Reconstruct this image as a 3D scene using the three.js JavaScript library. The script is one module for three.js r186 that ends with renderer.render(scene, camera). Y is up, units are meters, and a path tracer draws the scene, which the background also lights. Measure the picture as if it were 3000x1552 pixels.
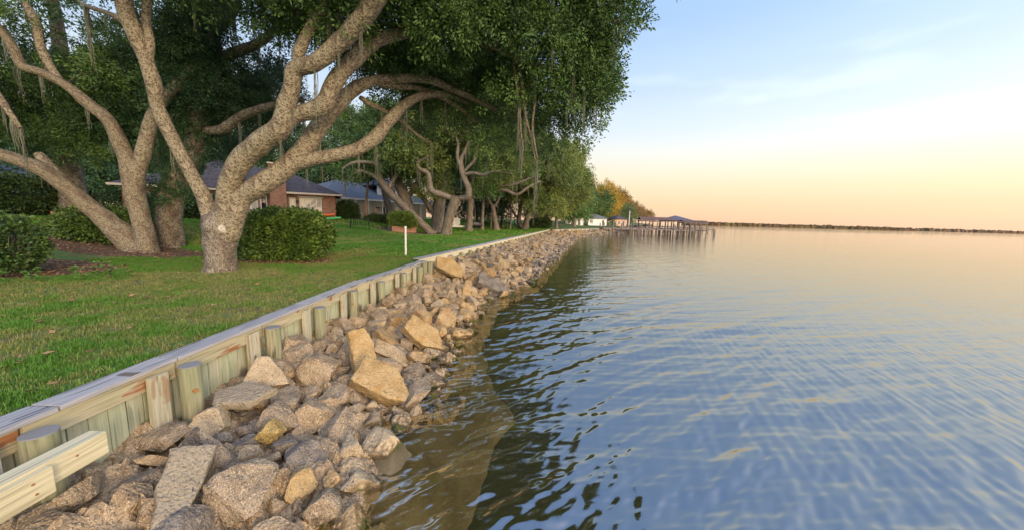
import * as THREE from 'three';
import { mergeGeometries, mergeVertices, toCreasedNormals } from 'three/addons/utils/BufferGeometryUtils.js';
import { TessellateModifier } from 'three/addons/modifiers/TessellateModifier.js';
import { RoundedBoxGeometry } from 'three/addons/geometries/RoundedBoxGeometry.js';

// ---------------------------------------------------------------- camera, sky, sun, exposure
const scene = new THREE.Scene();
const camera = new THREE.PerspectiveCamera(75.63, 1024 / 529, 0.05, 9000);
camera.position.set(0, 1.7, 0);
camera.rotation.set(-THREE.MathUtils.degToRad(7.6), 0, THREE.MathUtils.degToRad(1.6), 'YXZ');
const renderer = new THREE.WebGLRenderer({ antialias: true });
renderer.setSize(1024, 529);
renderer.toneMapping = THREE.LinearToneMapping;
renderer.toneMappingExposure = 1.0;
renderer.shadowMap.enabled = true;

const SUN = new THREE.Vector3(0.62, 0.3, 0.72).normalize();
const lin = (r, g, b) => [r, g, b].map(v => { v /= 255; return v <= 0.04045 ? v / 12.92 : ((v + 0.055) / 1.055) ** 2.4; });
const SKY_STOPS = [[0, lin(244, 203, 168)], [2.5, lin(250, 218, 176)], [5, lin(253, 232, 194)], [7.5, lin(252, 242, 217)], [10.5, lin(245, 247, 241)], [14, lin(226, 240, 252)], [20, lin(200, 224, 251)], [27, lin(174, 207, 249)], [36, lin(156, 194, 246)], [55, lin(140, 182, 242)], [90, lin(128, 172, 238)]];
function skyAt(e) {
  for (let i = 1; i < SKY_STOPS.length; i++) if (e <= SKY_STOPS[i][0]) {
    const [e0, a] = SKY_STOPS[i - 1], [e1, b] = SKY_STOPS[i]; let t = (e - e0) / (e1 - e0); t = t * t * (3 - 2 * t) * 0.4 + t * 0.6;
    return a.map((v, k) => v + (b[k] - v) * t);
  }
  return SKY_STOPS[SKY_STOPS.length - 1][1];
}
// seeded random numbers and value noise
function rng(seed) { let a = seed >>> 0; return () => { a = (a + 0x6D2B79F5) | 0; let t = Math.imul(a ^ (a >>> 15), 1 | a); t = (t + Math.imul(t ^ (t >>> 7), 61 | t)) ^ t; return ((t ^ (t >>> 14)) >>> 0) / 4294967296; }; }
function hash3(x, y, z) { let h = Math.imul(x, 374761393) ^ Math.imul(y, 668265263) ^ Math.imul(z, 2147483647 - 98765); h = Math.imul(h ^ (h >>> 13), 1274126177); return ((h ^ (h >>> 16)) >>> 0) / 4294967296; }
const sm = t => t * t * (3 - 2 * t);
function noise3(x, y, z, px = 0, py = 0, pz = 0) {
  const xi = Math.floor(x), yi = Math.floor(y), zi = Math.floor(z), u = sm(x - xi), v = sm(y - yi), w = sm(z - zi);
  const m = (i, p) => p ? ((i % p) + p) % p : i;
  const x0 = m(xi, px), x1 = m(xi + 1, px), y0 = m(yi, py), y1 = m(yi + 1, py), z0 = m(zi, pz), z1 = m(zi + 1, pz);
  const L = (a, b, t) => a + (b - a) * t;
  return L(L(L(hash3(x0, y0, z0), hash3(x1, y0, z0), u), L(hash3(x0, y1, z0), hash3(x1, y1, z0), u), v), L(L(hash3(x0, y0, z1), hash3(x1, y0, z1), u), L(hash3(x0, y1, z1), hash3(x1, y1, z1), u), v), w);
}
function fbm(x, y, z, o = 4) { let s = 0, a = 0.5, n = 0; for (let i = 0; i < o; i++) { s += a * noise3(x, y, z); n += a; x *= 2.03; y *= 2.03; z *= 2.03; a *= 0.5; } return s / n; }
function tfbm(u, v, f, o, z = 0) { let s = 0, a = 0.5, n = 0, p = f; for (let i = 0; i < o; i++) { s += a * noise3(u * p, v * p, z + i * 7.3, p, p, 0); n += a; p *= 2; a *= 0.5; } return s / n; }
const clamp = (v, a = 0, b = 1) => Math.min(b, Math.max(a, v));
const sstep = (a, b, v) => sm(clamp((v - a) / (b - a)));
{
  const W = 1024, Hh = 512, d = new Float32Array(W * Hh * 4);
  for (let j = 0; j < Hh; j++) {
    const el = ((j + 0.5) / Hh - 0.5) * Math.PI, e = Math.max(0, el * 180 / Math.PI);
    for (let i = 0; i < W; i++) {
      const az = ((i + 0.5) / W - 0.5) * 2 * Math.PI;
      const x = Math.cos(el) * Math.cos(az), y = Math.sin(el), z = Math.cos(el) * Math.sin(az);
      const g = Math.acos(clamp(x * SUN.x + Math.max(0, y) * SUN.y + z * SUN.z, -1, 1)) * 180 / Math.PI;
      const c = skyAt(e), glow = 3.4 * Math.exp(-((g / 38) ** 2)), wide = 1 + 0.55 * Math.exp(-((g / 80) ** 2));
      const wisp = sstep(0.56, 0.8, fbm(az * 5 + 3, e * 0.55, 2.2, 5)) * sstep(9, 15, e) * sstep(34, 22, e) * 0.10;
      const k = (j * W + i) * 4;
      d[k] = c[0] * wide + glow * 1.0 + wisp; d[k + 1] = c[1] * wide + glow * 0.72 + wisp * 0.9; d[k + 2] = c[2] * wide + glow * 0.42 + wisp * 0.75; d[k + 3] = 1;
    }
  }
  const t = new THREE.DataTexture(d, W, Hh, THREE.RGBAFormat, THREE.FloatType);
  t.mapping = THREE.EquirectangularReflectionMapping; t.magFilter = THREE.LinearFilter; t.minFilter = THREE.LinearFilter; t.wrapS = THREE.RepeatWrapping; t.needsUpdate = true;
  scene.background = t; scene.environment = t;
}
const sun = new THREE.DirectionalLight(new THREE.Color().setRGB(1, 0.72, 0.42), 1.5);
sun.position.copy(SUN).multiplyScalar(200); sun.target.position.set(0, 0, -30);
sun.castShadow = true; sun.shadow.radius = 22; sun.shadow.mapSize.set(4096, 4096);
Object.assign(sun.shadow.camera, { left: -130, right: 130, top: 130, bottom: -130, near: 1, far: 600 });
scene.add(sun, sun.target);

// ---------------------------------------------------------------- helpers
const V = (x, y, z) => new THREE.Vector3(x, y, z);
const taken = new Map();
function numbered(n) { const k = taken.get(n) || 0; taken.set(n, k + 1); return k ? `${n}_${String(k).padStart(3, '0')}` : n; }
function tag(o, label, category, group, kind) { o.userData.label = label; if (category) o.userData.category = category; if (group) o.userData.group = group; if (kind) o.userData.kind = kind; return o; }
function shadowed(m) { m.castShadow = true; m.receiveShadow = true; return m; }
function thing(name, label, category, pos = [0, 0, 0], turn = 0, group) { const o = new THREE.Group(); o.name = numbered(name); o.position.set(...pos); o.rotation.y = turn; scene.add(o); return tag(o, label, category, group); }
function part(name, geo, mat, parent, pos, rot) { const m = shadowed(new THREE.Mesh(geo, mat)); m.name = name; if (pos) m.position.set(...pos); if (rot) m.rotation.set(...rot); parent.add(m); return m; }
function solo(name, geo, mat, label, category, group, kind) { const m = shadowed(new THREE.Mesh(geo, mat)); m.name = numbered(name); scene.add(m); return tag(m, label, category, group, kind); }
function structure(name, geo, mat, label) { const m = shadowed(new THREE.Mesh(geo, mat)); m.name = numbered(name); m.userData.kind = 'structure'; if (label) m.userData.label = label; scene.add(m); return m; }
function geoFrom(pos, idx, uv, col, nor) {
  const g = new THREE.BufferGeometry(); g.setAttribute('position', new THREE.Float32BufferAttribute(pos, 3));
  if (uv) g.setAttribute('uv', new THREE.Float32BufferAttribute(uv, 2)); if (col) g.setAttribute('color', new THREE.Float32BufferAttribute(col, 3));
  if (idx) g.setIndex(idx); if (nor) g.setAttribute('normal', new THREE.Float32BufferAttribute(nor, 3)); else g.computeVertexNormals(); return g;
}
// box of given size with bevelled edges and uv in metres (grain along the longest side)
const boxCache = new Map();
function box(w, h, d, r = 0.006, uoff = 0) {
  const key = [w, h, d, r, uoff].join(); if (boxCache.has(key)) return boxCache.get(key);
  const g = r > 0 ? new RoundedBoxGeometry(w, h, d, 1, Math.min(r, w / 2.01, h / 2.01, d / 2.01)) : new THREE.BoxGeometry(w, h, d);
  boxUV(g, w >= h && w >= d ? 0 : h >= d ? 1 : 2, uoff); boxCache.set(key, g); return g;
}
function boxUV(g, along = 1, off = 0) {
  const p = g.attributes.position, n = g.attributes.normal, uv = new Float32Array(p.count * 2);
  for (let i = 0; i < p.count; i++) {
    const q = [p.getX(i), p.getY(i), p.getZ(i)], m = [n.getX(i), n.getY(i), n.getZ(i)].map(Math.abs);
    let ax = m[0] >= m[1] && m[0] >= m[2] ? 0 : m[1] >= m[2] ? 1 : 2; const o = [0, 1, 2].filter(k => k !== ax);
    const vAx = o.includes(along) ? along : o[1], uAx = o[0] === vAx ? o[1] : o[0];
    uv[i * 2] = q[uAx] + off * 1.37 + ax * 0.31; uv[i * 2 + 1] = q[vAx] + off;
  }
  g.setAttribute('uv', new THREE.BufferAttribute(uv, 2)); return g;
}
// tapered tube along points with radii; lumps from noise; uv in metres
function tube(pts, radii, { seg = 10, per = 4, lump = 0.1, lf = 2.2, cap = true, seed = 0, sub = true } = {}) {
  let P = pts.map(p => V(...p)), Rr = radii;
  if (sub && P.length > 2) {
    const c = new THREE.CatmullRomCurve3(P, false, 'centripetal'), N = (P.length - 1) * per, q = [], rr = [];
    for (let i = 0; i <= N; i++) { const t = i / N, f = t * (P.length - 1), k = Math.min(P.length - 2, Math.floor(f)); q.push(c.getPoint(t)); rr.push(radii[k] + (radii[k + 1] - radii[k]) * sm(f - k)); }
    P = q; Rr = rr;
  }
  const pos = [], uv = [], idx = []; let N0 = V(0, 0, 1), len = 0; const T = V(0, 0, 0), B = V(0, 0, 0);
  for (let i = 0; i < P.length; i++) {
    T.subVectors(P[Math.min(i + 1, P.length - 1)], P[Math.max(i - 1, 0)]).normalize();
    N0.addScaledVector(T, -N0.dot(T)); if (N0.lengthSq() < 1e-4) N0.set(1, 0, 0).addScaledVector(T, -T.x); N0.normalize(); B.crossVectors(T, N0);
    if (i) len += P[i].distanceTo(P[i - 1]);
    const avg = Math.max(0.02, Rr[0]);
    for (let j = 0; j <= seg; j++) {
      const a = j / seg * Math.PI * 2, cx = Math.cos(a), sx = Math.sin(a);
      const dx = N0.x * cx + B.x * sx, dy = N0.y * cx + B.y * sx, dz = N0.z * cx + B.z * sx; let r = Rr[i];
      if (lump) r *= 1 + lump * 2 * (fbm((P[i].x + dx * r) * lf + seed, (P[i].y + dy * r) * lf, (P[i].z + dz * r) * lf, 3) - 0.5);
      pos.push(P[i].x + dx * r, P[i].y + dy * r, P[i].z + dz * r); uv.push(j / seg * Math.max(1, Math.round(avg * 6.28 * 2)) / 2, len);
    }
  }
  const w = seg + 1;
  for (let i = 0; i < P.length - 1; i++) for (let j = 0; j < seg; j++) { const a = i * w + j; idx.push(a, a + w, a + 1, a + 1, a + w, a + w + 1); }
  if (cap) for (const [row, flip] of [[0, 0], [P.length - 1, 1]]) { const c = pos.length / 3; pos.push(P[row].x, P[row].y, P[row].z); uv.push(0.5, len); for (let j = 0; j < seg; j++) { const a = row * w + j; flip ? idx.push(c, a, a + 1) : idx.push(c, a + 1, a); } }
  const g = geoFrom(pos, idx, uv);
  // weld the seam normals
  const n = g.attributes.normal; for (let i = 0; i < P.length; i++) { const a = i * w, b = a + seg; const x = n.getX(a) + n.getX(b), y = n.getY(a) + n.getY(b), z = n.getZ(a) + n.getZ(b), l = Math.hypot(x, y, z) || 1; n.setXYZ(a, x / l, y / l, z / l); n.setXYZ(b, x / l, y / l, z / l); }
  return g;
}
// ---------------------------------------------------------------- textures
function texture(W, H, fn, { srgb = true, repeat = [1, 1] } = {}) {
  const d = new Uint8Array(W * H * 4);
  for (let j = 0; j < H; j++) for (let i = 0; i < W; i++) {
    const c = fn((i + 0.5) / W, (j + 0.5) / H), k = (j * W + i) * 4;
    for (let n = 0; n < 3; n++) { let v = clamp(Array.isArray(c) ? c[n] : c); if (srgb) v = v <= 0.0031308 ? v * 12.92 : 1.055 * v ** (1 / 2.4) - 0.055; d[k + n] = Math.round(v * 255); }
    d[k + 3] = 255;
  }
  const t = new THREE.DataTexture(d, W, H); t.magFilter = THREE.LinearFilter; t.minFilter = THREE.LinearMipmapLinearFilter; t.generateMipmaps = true; t.wrapS = t.wrapT = THREE.RepeatWrapping;
  t.repeat.set(...repeat); if (srgb) t.colorSpace = THREE.SRGBColorSpace; t.needsUpdate = true; return t;
}
const mixc = (a, b, t) => [a[0] + (b[0] - a[0]) * t, a[1] + (b[1] - a[1]) * t, a[2] + (b[2] - a[2]) * t];
const mulc = (a, k) => [a[0] * k, a[1] * k, a[2] * k];
const std = (o) => new THREE.MeshStandardMaterial({ roughness: 0.9, ...o });
const rgb = (r, g, b) => new THREE.Color().setRGB(r, g, b);
// bark: furrowed grey-brown plates with pale lichen crust
function barkHeight(u, v) { const w = tfbm(u, v, 4, 3, 5) * 0.12; const f = Math.abs(2 * noise3((u + w) * 30, v * 12 + w * 12, 1, 30, 12) - 1); return clamp(f * 0.45 + tfbm(u, v, 24, 4, 9) * 0.6 + 0.12 * noise3(u * 60, v * 40, 3, 60, 40)); }
const barkBump = texture(512, 512, (u, v) => barkHeight(u, v), { srgb: false });
function barkMap(deep, ridge, lichen, amount) {
  return texture(512, 512, (u, v) => {
    const h = barkHeight(u, v); let c = mixc(deep, ridge, sstep(0.25, 0.75, h));
    const l = tfbm(u, v, 28, 4, 21) * 0.55 + noise3(u * 96, v * 96, 6, 96, 96) * 0.45 + 0.7 * (tfbm(u, v, 3, 4, 27) - 0.5); c = mixc(c, mulc(lichen, 0.8 + 0.4 * noise3(u * 90, v * 90, 2, 90, 90)), sstep(0.60 - amount, 0.72 - amount, l) * 0.85);
    const d = tfbm(u, v, 5, 4, 33); return mixc(c, mulc(c, 0.55), sstep(0.54, 0.7, d) * 0.4);
  });
}
const M = {};
M.barkLichen = std({ map: barkMap([0.085, 0.062, 0.044], [0.21, 0.155, 0.108], [0.37, 0.335, 0.225], 0.03), bumpMap: barkBump, bumpScale: 0.03, roughness: 0.95 });
M.barkBrown = std({ map: barkMap([0.06, 0.042, 0.03], [0.19, 0.14, 0.105], [0.38, 0.36, 0.27], -0.02), bumpMap: barkBump, bumpScale: 0.03, roughness: 0.95 });
M.barkGrey = std({ map: barkMap([0.085, 0.066, 0.052], [0.20, 0.155, 0.122], [0.36, 0.33, 0.26], 0.01), bumpMap: barkBump, bumpScale: 0.03, roughness: 0.95 });
M.twig = std({ color: rgb(0.075, 0.058, 0.042) });
M.twigGrey = std({ color: rgb(0.2, 0.18, 0.155) });
// weathered treated timber, grain along v (1 repeat = 1 m)
function grain(u, v, k) { return tfbm(u, v * 0.999, 3, 2, k) * 0.2 + noise3(u * 70 + 3 * tfbm(u, v, 3, 3, k + 4), v * 3, k, 0, 3) * 0.5 + noise3(u * 150, v * 6, k + 2, 150, 6) * 0.3; }
function woodMap(a, b, { rust = 0, algae = 0, crack = 0.5, k = 1 } = {}) {
  return texture(512, 512, (u, v) => {
    const g = grain(u, v, k); let c = mixc(a, b, clamp(g * 1.3 - 0.1));
    c = mixc(c, mulc(a, 0.35), sstep(0.66, 0.78, noise3(u * 46, v * 2, k + 5, 46, 2)) * crack * sstep(0.3, 0.55, noise3(u * 9, v * 4, 7, 9, 4)));
    if (algae) c = mixc(c, [0.27, 0.33, 0.19], algae * sstep(0.4, 0.68, tfbm(u, v, 3, 4, k + 11)));
    if (rust) c = mixc(c, [0.30, 0.105, 0.03], rust * sstep(0.52, 0.64, tfbm(u, v, 6, 5, k + 17)) * sstep(0.5, 0.68, noise3(u * 16, v * 2, 4, 16, 2) * 0.75 + noise3(u * 60, v * 14, 8, 60, 14) * 0.25));
    const kn = noise3(u * 5, v * 4, k + 30, 5, 4); return mixc(c, [0.1, 0.07, 0.045], sstep(0.9, 0.95, kn) * 0.8);
  });
}
const woodBump = texture(512, 512, (u, v) => grain(u, v, 1), { srgb: false });
const wood = (o, m) => std({ map: woodMap(...o), bumpMap: woodBump, bumpScale: 0.004, roughness: 0.88, ...m });
M.cap = wood([[0.25, 0.25, 0.265], [0.52, 0.51, 0.51], { crack: 0.8, k: 2 }]);
M.capB = wood([[0.22, 0.225, 0.245], [0.46, 0.455, 0.46], { crack: 0.9, k: 8 }]);
M.waler = wood([[0.38, 0.32, 0.20], [0.62, 0.55, 0.38], { rust: 0.9, algae: 0.25, k: 3 }]);
M.plankA = wood([[0.33, 0.36, 0.23], [0.54, 0.55, 0.38], { algae: 0.55, rust: 0.12, k: 4 }]);
M.plankB = wood([[0.31, 0.32, 0.22], [0.58, 0.56, 0.41], { algae: 0.3, rust: 0.25, k: 5 }]);
M.pile = wood([[0.15, 0.145, 0.085], [0.40, 0.385, 0.255], { algae: 0.35, crack: 1, rust: 0.2, k: 6 }]);
M.tie = wood([[0.36, 0.34, 0.24], [0.60, 0.56, 0.43], { rust: 0.5, algae: 0.25, k: 7 }]);
M.newWood = wood([[0.50, 0.44, 0.26], [0.72, 0.66, 0.45], { crack: 0.35, k: 9 }]);
M.paleFace = wood([[0.52, 0.47, 0.31], [0.74, 0.69, 0.50], { crack: 0.3, k: 10 }]);
M.pierWood = wood([[0.13, 0.10, 0.09], [0.29, 0.24, 0.21], { k: 12 }]);
M.endGrain = std({ color: rgb(0.24, 0.24, 0.24), roughness: 0.95 });
M.rustBolt = std({ color: rgb(0.33, 0.16, 0.05), roughness: 0.8 });
// riprap stone: sandy limestone full of shell grit
function stoneH(u, v) { return clamp(tfbm(u, v, 4, 5, 3) * 0.65 + tfbm(u, v, 32, 3, 8) * 0.45 - 0.05); }
const stoneBump = texture(512, 512, (u, v) => stoneH(u, v), { srgb: false });
function stoneMap(a, b, speck, amount, stain) {
  return texture(512, 512, (u, v) => {
    let c = mixc(a, b, sstep(0.3, 0.72, tfbm(u, v, 3, 6, 14))); c = mulc(c, 0.72 + 0.5 * tfbm(u, v, 40, 3, 2));
    c = mixc(c, speck, sstep(0.70, 0.80, noise3(u * 110, v * 110, 5, 110, 110)) * amount); c = mixc(c, mulc(a, 0.4), sstep(0.74, 0.84, noise3(u * 74, v * 74, 9, 74, 74)) * 0.7);
    return mixc(c, stain, sstep(0.55, 0.66, tfbm(u, v, 4, 5, 40)) * 0.55);
  });
}
const stone = (...o) => std({ map: stoneMap(...o), bumpMap: stoneBump, bumpScale: 0.05, roughness: 0.93, vertexColors: true });
M.rock = [
  stone([0.25, 0.175, 0.10], [0.46, 0.34, 0.205], [0.66, 0.55, 0.38], 0.8, [0.17, 0.13, 0.095]),
  stone([0.20, 0.15, 0.10], [0.39, 0.30, 0.195], [0.60, 0.51, 0.36], 0.8, [0.14, 0.115, 0.09]),
  stone([0.31, 0.205, 0.095], [0.52, 0.36, 0.18], [0.68, 0.54, 0.32], 0.7, [0.40, 0.22, 0.07]),
  stone([0.15, 0.125, 0.10], [0.28, 0.235, 0.185], [0.52, 0.46, 0.36], 0.5, [0.11, 0.095, 0.08]),
  stone([0.36, 0.28, 0.18], [0.53, 0.42, 0.27], [0.66, 0.56, 0.40], 0.35, [0.30, 0.22, 0.13]),
];
M.slabOchre = stone([0.36, 0.24, 0.10], [0.52, 0.37, 0.18], [0.62, 0.48, 0.28], 0.35, [0.40, 0.24, 0.07]);
M.concrete = stone([0.30, 0.25, 0.17], [0.36, 0.30, 0.215], [0.42, 0.36, 0.27], 0.3, [0.33, 0.275, 0.195]);
M.lichenRock = stone([0.26, 0.18, 0.07], [0.50, 0.36, 0.12], [0.62, 0.48, 0.2], 0.8, [0.55, 0.32, 0.05]);
// ---------------------------------------------------------------- the land: shoreline, lawn
const WATER = -1.1;
const SHORE = [[90, -3.85], [-8, -3.85], [-12.6, -3.4], [-13.4, -3.75], [-20, -2.3], [-39, 1.75], [-62, 6.6], [-90, 25], [-150, 50], [-270, 100], [-500, 205], [-900, 330]];
function along(table, z) { for (let i = 1; i < table.length; i++) if (z >= table[i][0]) { const [z0, x0] = table[i - 1], [z1, x1] = table[i]; return x0 + (x1 - x0) * clamp((z - z0) / (z1 - z0)); } return table[table.length - 1][1]; }
const shoreX = z => along(SHORE, z);
const WETLINE = [[90, -1.6], [-3, -1.65], [-4.2, -1.7], [-5, -1.4], [-7, -1.4], [-11.2, -1.1], [-15.2, 0.6], [-24, 2.7], [-39, 6.2], [-55, 10], [-62, 12], [-90, 28], [-150, 53], [-270, 104], [-500, 210], [-900, 336]];
const wetX = z => along(WETLINE, z);
function landY(x, z) { const u = shoreX(z) - x, t = clamp((u - 8) / 13); return 1.15 * t * t * (3 - 2 * t); }
const landMid = (x, z) => landY(x, z) + 0.035 * (fbm(x * 0.35, 3, z * 0.35, 3) - 0.5) * sstep(0.5, 3, shoreX(z) - x);
// worn, dry and bare patches of the lawn (0 lush .. 1 bare)
function dryness(x, z) {
  const u = shoreX(z) - x; let d = sstep(0.48, 0.68, fbm(x * 0.55, 8, z * 0.55, 5)) * 0.7;
  d += 0.75 * sstep(0.42, 0.62, fbm(x * 1.9, 2, z * 1.9, 4)) * sstep(6, 1.2, u) * sstep(-11, -4, z) + 0.45 * sstep(0.45, 0.62, fbm(x * 3.2, 2, z * 3.2, 3)) * sstep(-16, -9, z);
  d += 0.55 * sstep(5.5, 1, u) * sstep(-20, -11, z) * sstep(-4, -8, z) * sstep(0.3, 0.6, fbm(x * 0.8, 5, z * 0.8, 4));
  return clamp(d);
}
const beds = [[-14.9, -12.9, 3.4, 1.5], [-13.2, -9.1, 2.2, 1.5], [-8.35, -12.4, 1.7, 1.15], [-10.9, -33.6, 3.6, 1.3], [-8.2, -34.6, 2.2, 1.0]];
const bedAt = (x, z) => { let m = 0; for (const [bx, bz, rx, rz] of beds) { const q = Math.hypot((x - bx) / rx, (z - bz) / rz) + 0.35 * (fbm(x * 2.4, 1, z * 2.4, 4) - 0.5); m = Math.max(m, sstep(1.0, 0.9, q)); } return m; };
{
  const zs = []; for (let z = 60; z > -18; z -= 0.5) zs.push(z); for (let z = -18; z > -70; z -= 1) zs.push(z); for (let z = -70; z > -900; z *= 1.06) zs.push(z); zs.push(-900);
  const us = []; for (let u = 0; u < 16; u += 0.4) us.push(u); for (let u = 16; u < 60; u += 2) us.push(u); for (let u = 60; u < 2600; u *= 1.35) us.push(u);
  const pos = [], uv = [], idx = [], n = us.length;
  for (const z of zs) for (const u of us) { const x = shoreX(z) - 0.02 - u; pos.push(x, landMid(x, z) - 0.03, z); uv.push(x / 24, z / 24); }
  for (let i = 0; i < zs.length - 1; i++) for (let j = 0; j < n - 1; j++) { const a = i * n + j; idx.push(a, a + 1, a + n, a + 1, a + n + 1, a + n); }
  // soil and short turf seen between the blades, 24 m to a repeat
  const soil = texture(1024, 1024, (u, v) => {
    let c = mixc([0.055, 0.115, 0.018], [0.095, 0.185, 0.03], tfbm(u, v, 64, 4, 2)); c = mixc(c, [0.15, 0.155, 0.05], sstep(0.5, 0.7, tfbm(u, v, 12, 5, 6)) * 0.6);
    c = mulc(c, 0.7 + 0.6 * noise3(u * 480, v * 480, 3, 480, 480)); return mixc(c, [0.12, 0.09, 0.055], sstep(0.62, 0.74, tfbm(u, v, 40, 4, 12)) * 0.7);
  });
  const lawn = structure('lawn', geoFrom(pos, idx, uv), std({ map: soil, roughness: 1 }), 'green lawn sloping gently from the bulkhead up to the houses');
}
// ---------------------------------------------------------------- water and what lies under it
const waveRand = rng(91), WAVES = [];
for (let i = 0; i < 34; i++) {
  const L = 0.09 * Math.pow(1.125, i), a = 0.9 + (waveRand() - 0.5) * (0.75 + 0.3 * (i % 3)); // crests run towards the lower right
  WAVES.push([Math.cos(a) * 2 * Math.PI / L, Math.sin(a) * 2 * Math.PI / L, waveRand() * 6.28, L]);
}
function waterH(x, z, cell) {
  const wx = 0.35 * fbm(x * 0.35, 1, z * 0.35, 2), wz = 0.35 * fbm(x * 0.35, 7, z * 0.35, 2); let h = 0;
  const r = Math.hypot(x, z), calm = sstep(-0.6, 2.2, x - wetX(z)) * 0.75 + 0.25, far = 1 / (1 + (r / 10) ** 2.2), gust = 0.5 + fbm(x * 0.13, 4, z * 0.22, 3);
  for (const [kx, kz, p, L] of WAVES) { const f = sstep(2.2, 4.5, L / cell); if (f > 0) h += f * 0.0135 * L / (1 + (L / 1.1) ** 1.5) * Math.sin(kx * (x + wx) + kz * (z + wz) + p); }
  return h * calm * (0.05 + 0.95 * far) * gust;
}
{
  const rs = []; for (let r = 1.2; r < 7500; r *= r < 60 ? 1.0062 : 1.03) rs.push(r);
  const as = []; for (let a = -1.25; a < 1.25; a += 0.0052) as.push(a); for (let a = 1.25; a < 2.6; a += 0.09) as.push(a); as.push(2.7);
  const pos = [], idx = [], uv = [], n = as.length; let land = [];
  for (const r of rs) for (const a of as) {
    const x = r * Math.sin(a), z = -r * Math.cos(a); pos.push(x, WATER + (r < 90 ? waterH(x, z, Math.max(r * 0.0056, 0.02)) * sstep(90, 50, r) : 0), z); uv.push(x, z);
    land.push(z > -900 && x < shoreX(z) - 0.3 ? 1 : 0);
  }
  for (let i = 0; i < rs.length - 1; i++) for (let j = 0; j < n - 1; j++) { const a = i * n + j; if (land[a] + land[a + 1] + land[a + n] + land[a + n + 1] < 4) idx.push(a, a + n, a + 1, a + 1, a + n, a + n + 1); }
  const ripple = texture(512, 512, (u, v) => { let h = 0; const q = rng(5); for (let i = 0; i < 26; i++) { const m = 8 + Math.floor(q() * 26), b = 0.9 + (q() - 0.5) * 1.5; h += Math.sin(2 * Math.PI * (Math.round(m * Math.cos(b)) * u + Math.round(m * Math.sin(b)) * v) + q() * 6.28) / m; } return 0.5 + h * 0.9; }, { srgb: false, repeat: [1 / 4.1, 1 / 4.1] });
  const water = new THREE.MeshPhysicalMaterial({ color: rgb(0.86, 0.84, 0.68), roughness: 0.035, transmission: 1, thickness: 0, ior: 3.6, bumpMap: ripple, bumpScale: 0.008 });
  structure('water', geoFrom(pos, idx, uv), water, 'calm rippled bay water mirroring the evening sky');
}
{
  // sand shelf at the foot of the rocks, then the muddy bay bed
  const pos = [], idx = [], uv = [], zs = []; for (let z = 20; z > -110; z -= z > -20 ? 0.25 : 1) zs.push(z); const us = []; for (let u = -2.4; u <= 3.2; u += 0.2) us.push(u); const n = us.length;
  for (const z of zs) for (const u of us) { const x = wetX(z) + u; const f = fbm(x * 0.8, 2, z * 0.8, 4) - 0.5; pos.push(x, -1.17 - 0.16 * Math.max(u, -1) - 0.08 * Math.max(0, u) ** 2 - f * 0.42 - 0.3 * sstep(-5, -9, z), z); uv.push(x / 3, z / 3); }
  for (let i = 0; i < zs.length - 1; i++) for (let j = 0; j < n - 1; j++) { const a = i * n + j; idx.push(a, a + n, a + 1, a + 1, a + n, a + n + 1); }
  const sand = texture(512, 512, (u, v) => { const w = tfbm(u, v, 3, 4, 3); const s = Math.abs(Math.sin((u * 3 + w * 2.6 + v) * 6.283)); let c = mixc([0.15, 0.112, 0.055], [0.27, 0.21, 0.115], sstep(0.3, 0.7, tfbm(u, v, 6, 5, 8)) * 0.7 + 0.3 * s ** 6); return mulc(c, 0.85 + 0.3 * noise3(u * 200, v * 200, 1, 200, 200)); });
  structure('sand_shelf', geoFrom(pos, idx, uv), std({ map: sand, roughness: 1 }), 'pale sandy bottom in the shallows along the rocks');
  const mud = texture(512, 512, (u, v) => mulc(mixc([0.035, 0.034, 0.018], [0.07, 0.062, 0.03], tfbm(u, v, 5, 6, 4)), 1), {});
  const g = new THREE.PlaneGeometry(16000, 16000); g.rotateX(-Math.PI / 2); g.translate(6000, -1.5, -2000); const q = g.attributes.uv; for (let i = 0; i < q.count; i++) q.setXY(i, g.attributes.position.getX(i) / 5, g.attributes.position.getZ(i) / 5);
  structure('bay_bed', g, std({ map: mud, roughness: 1 }), 'dark olive mud on the bay bottom');
}
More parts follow.
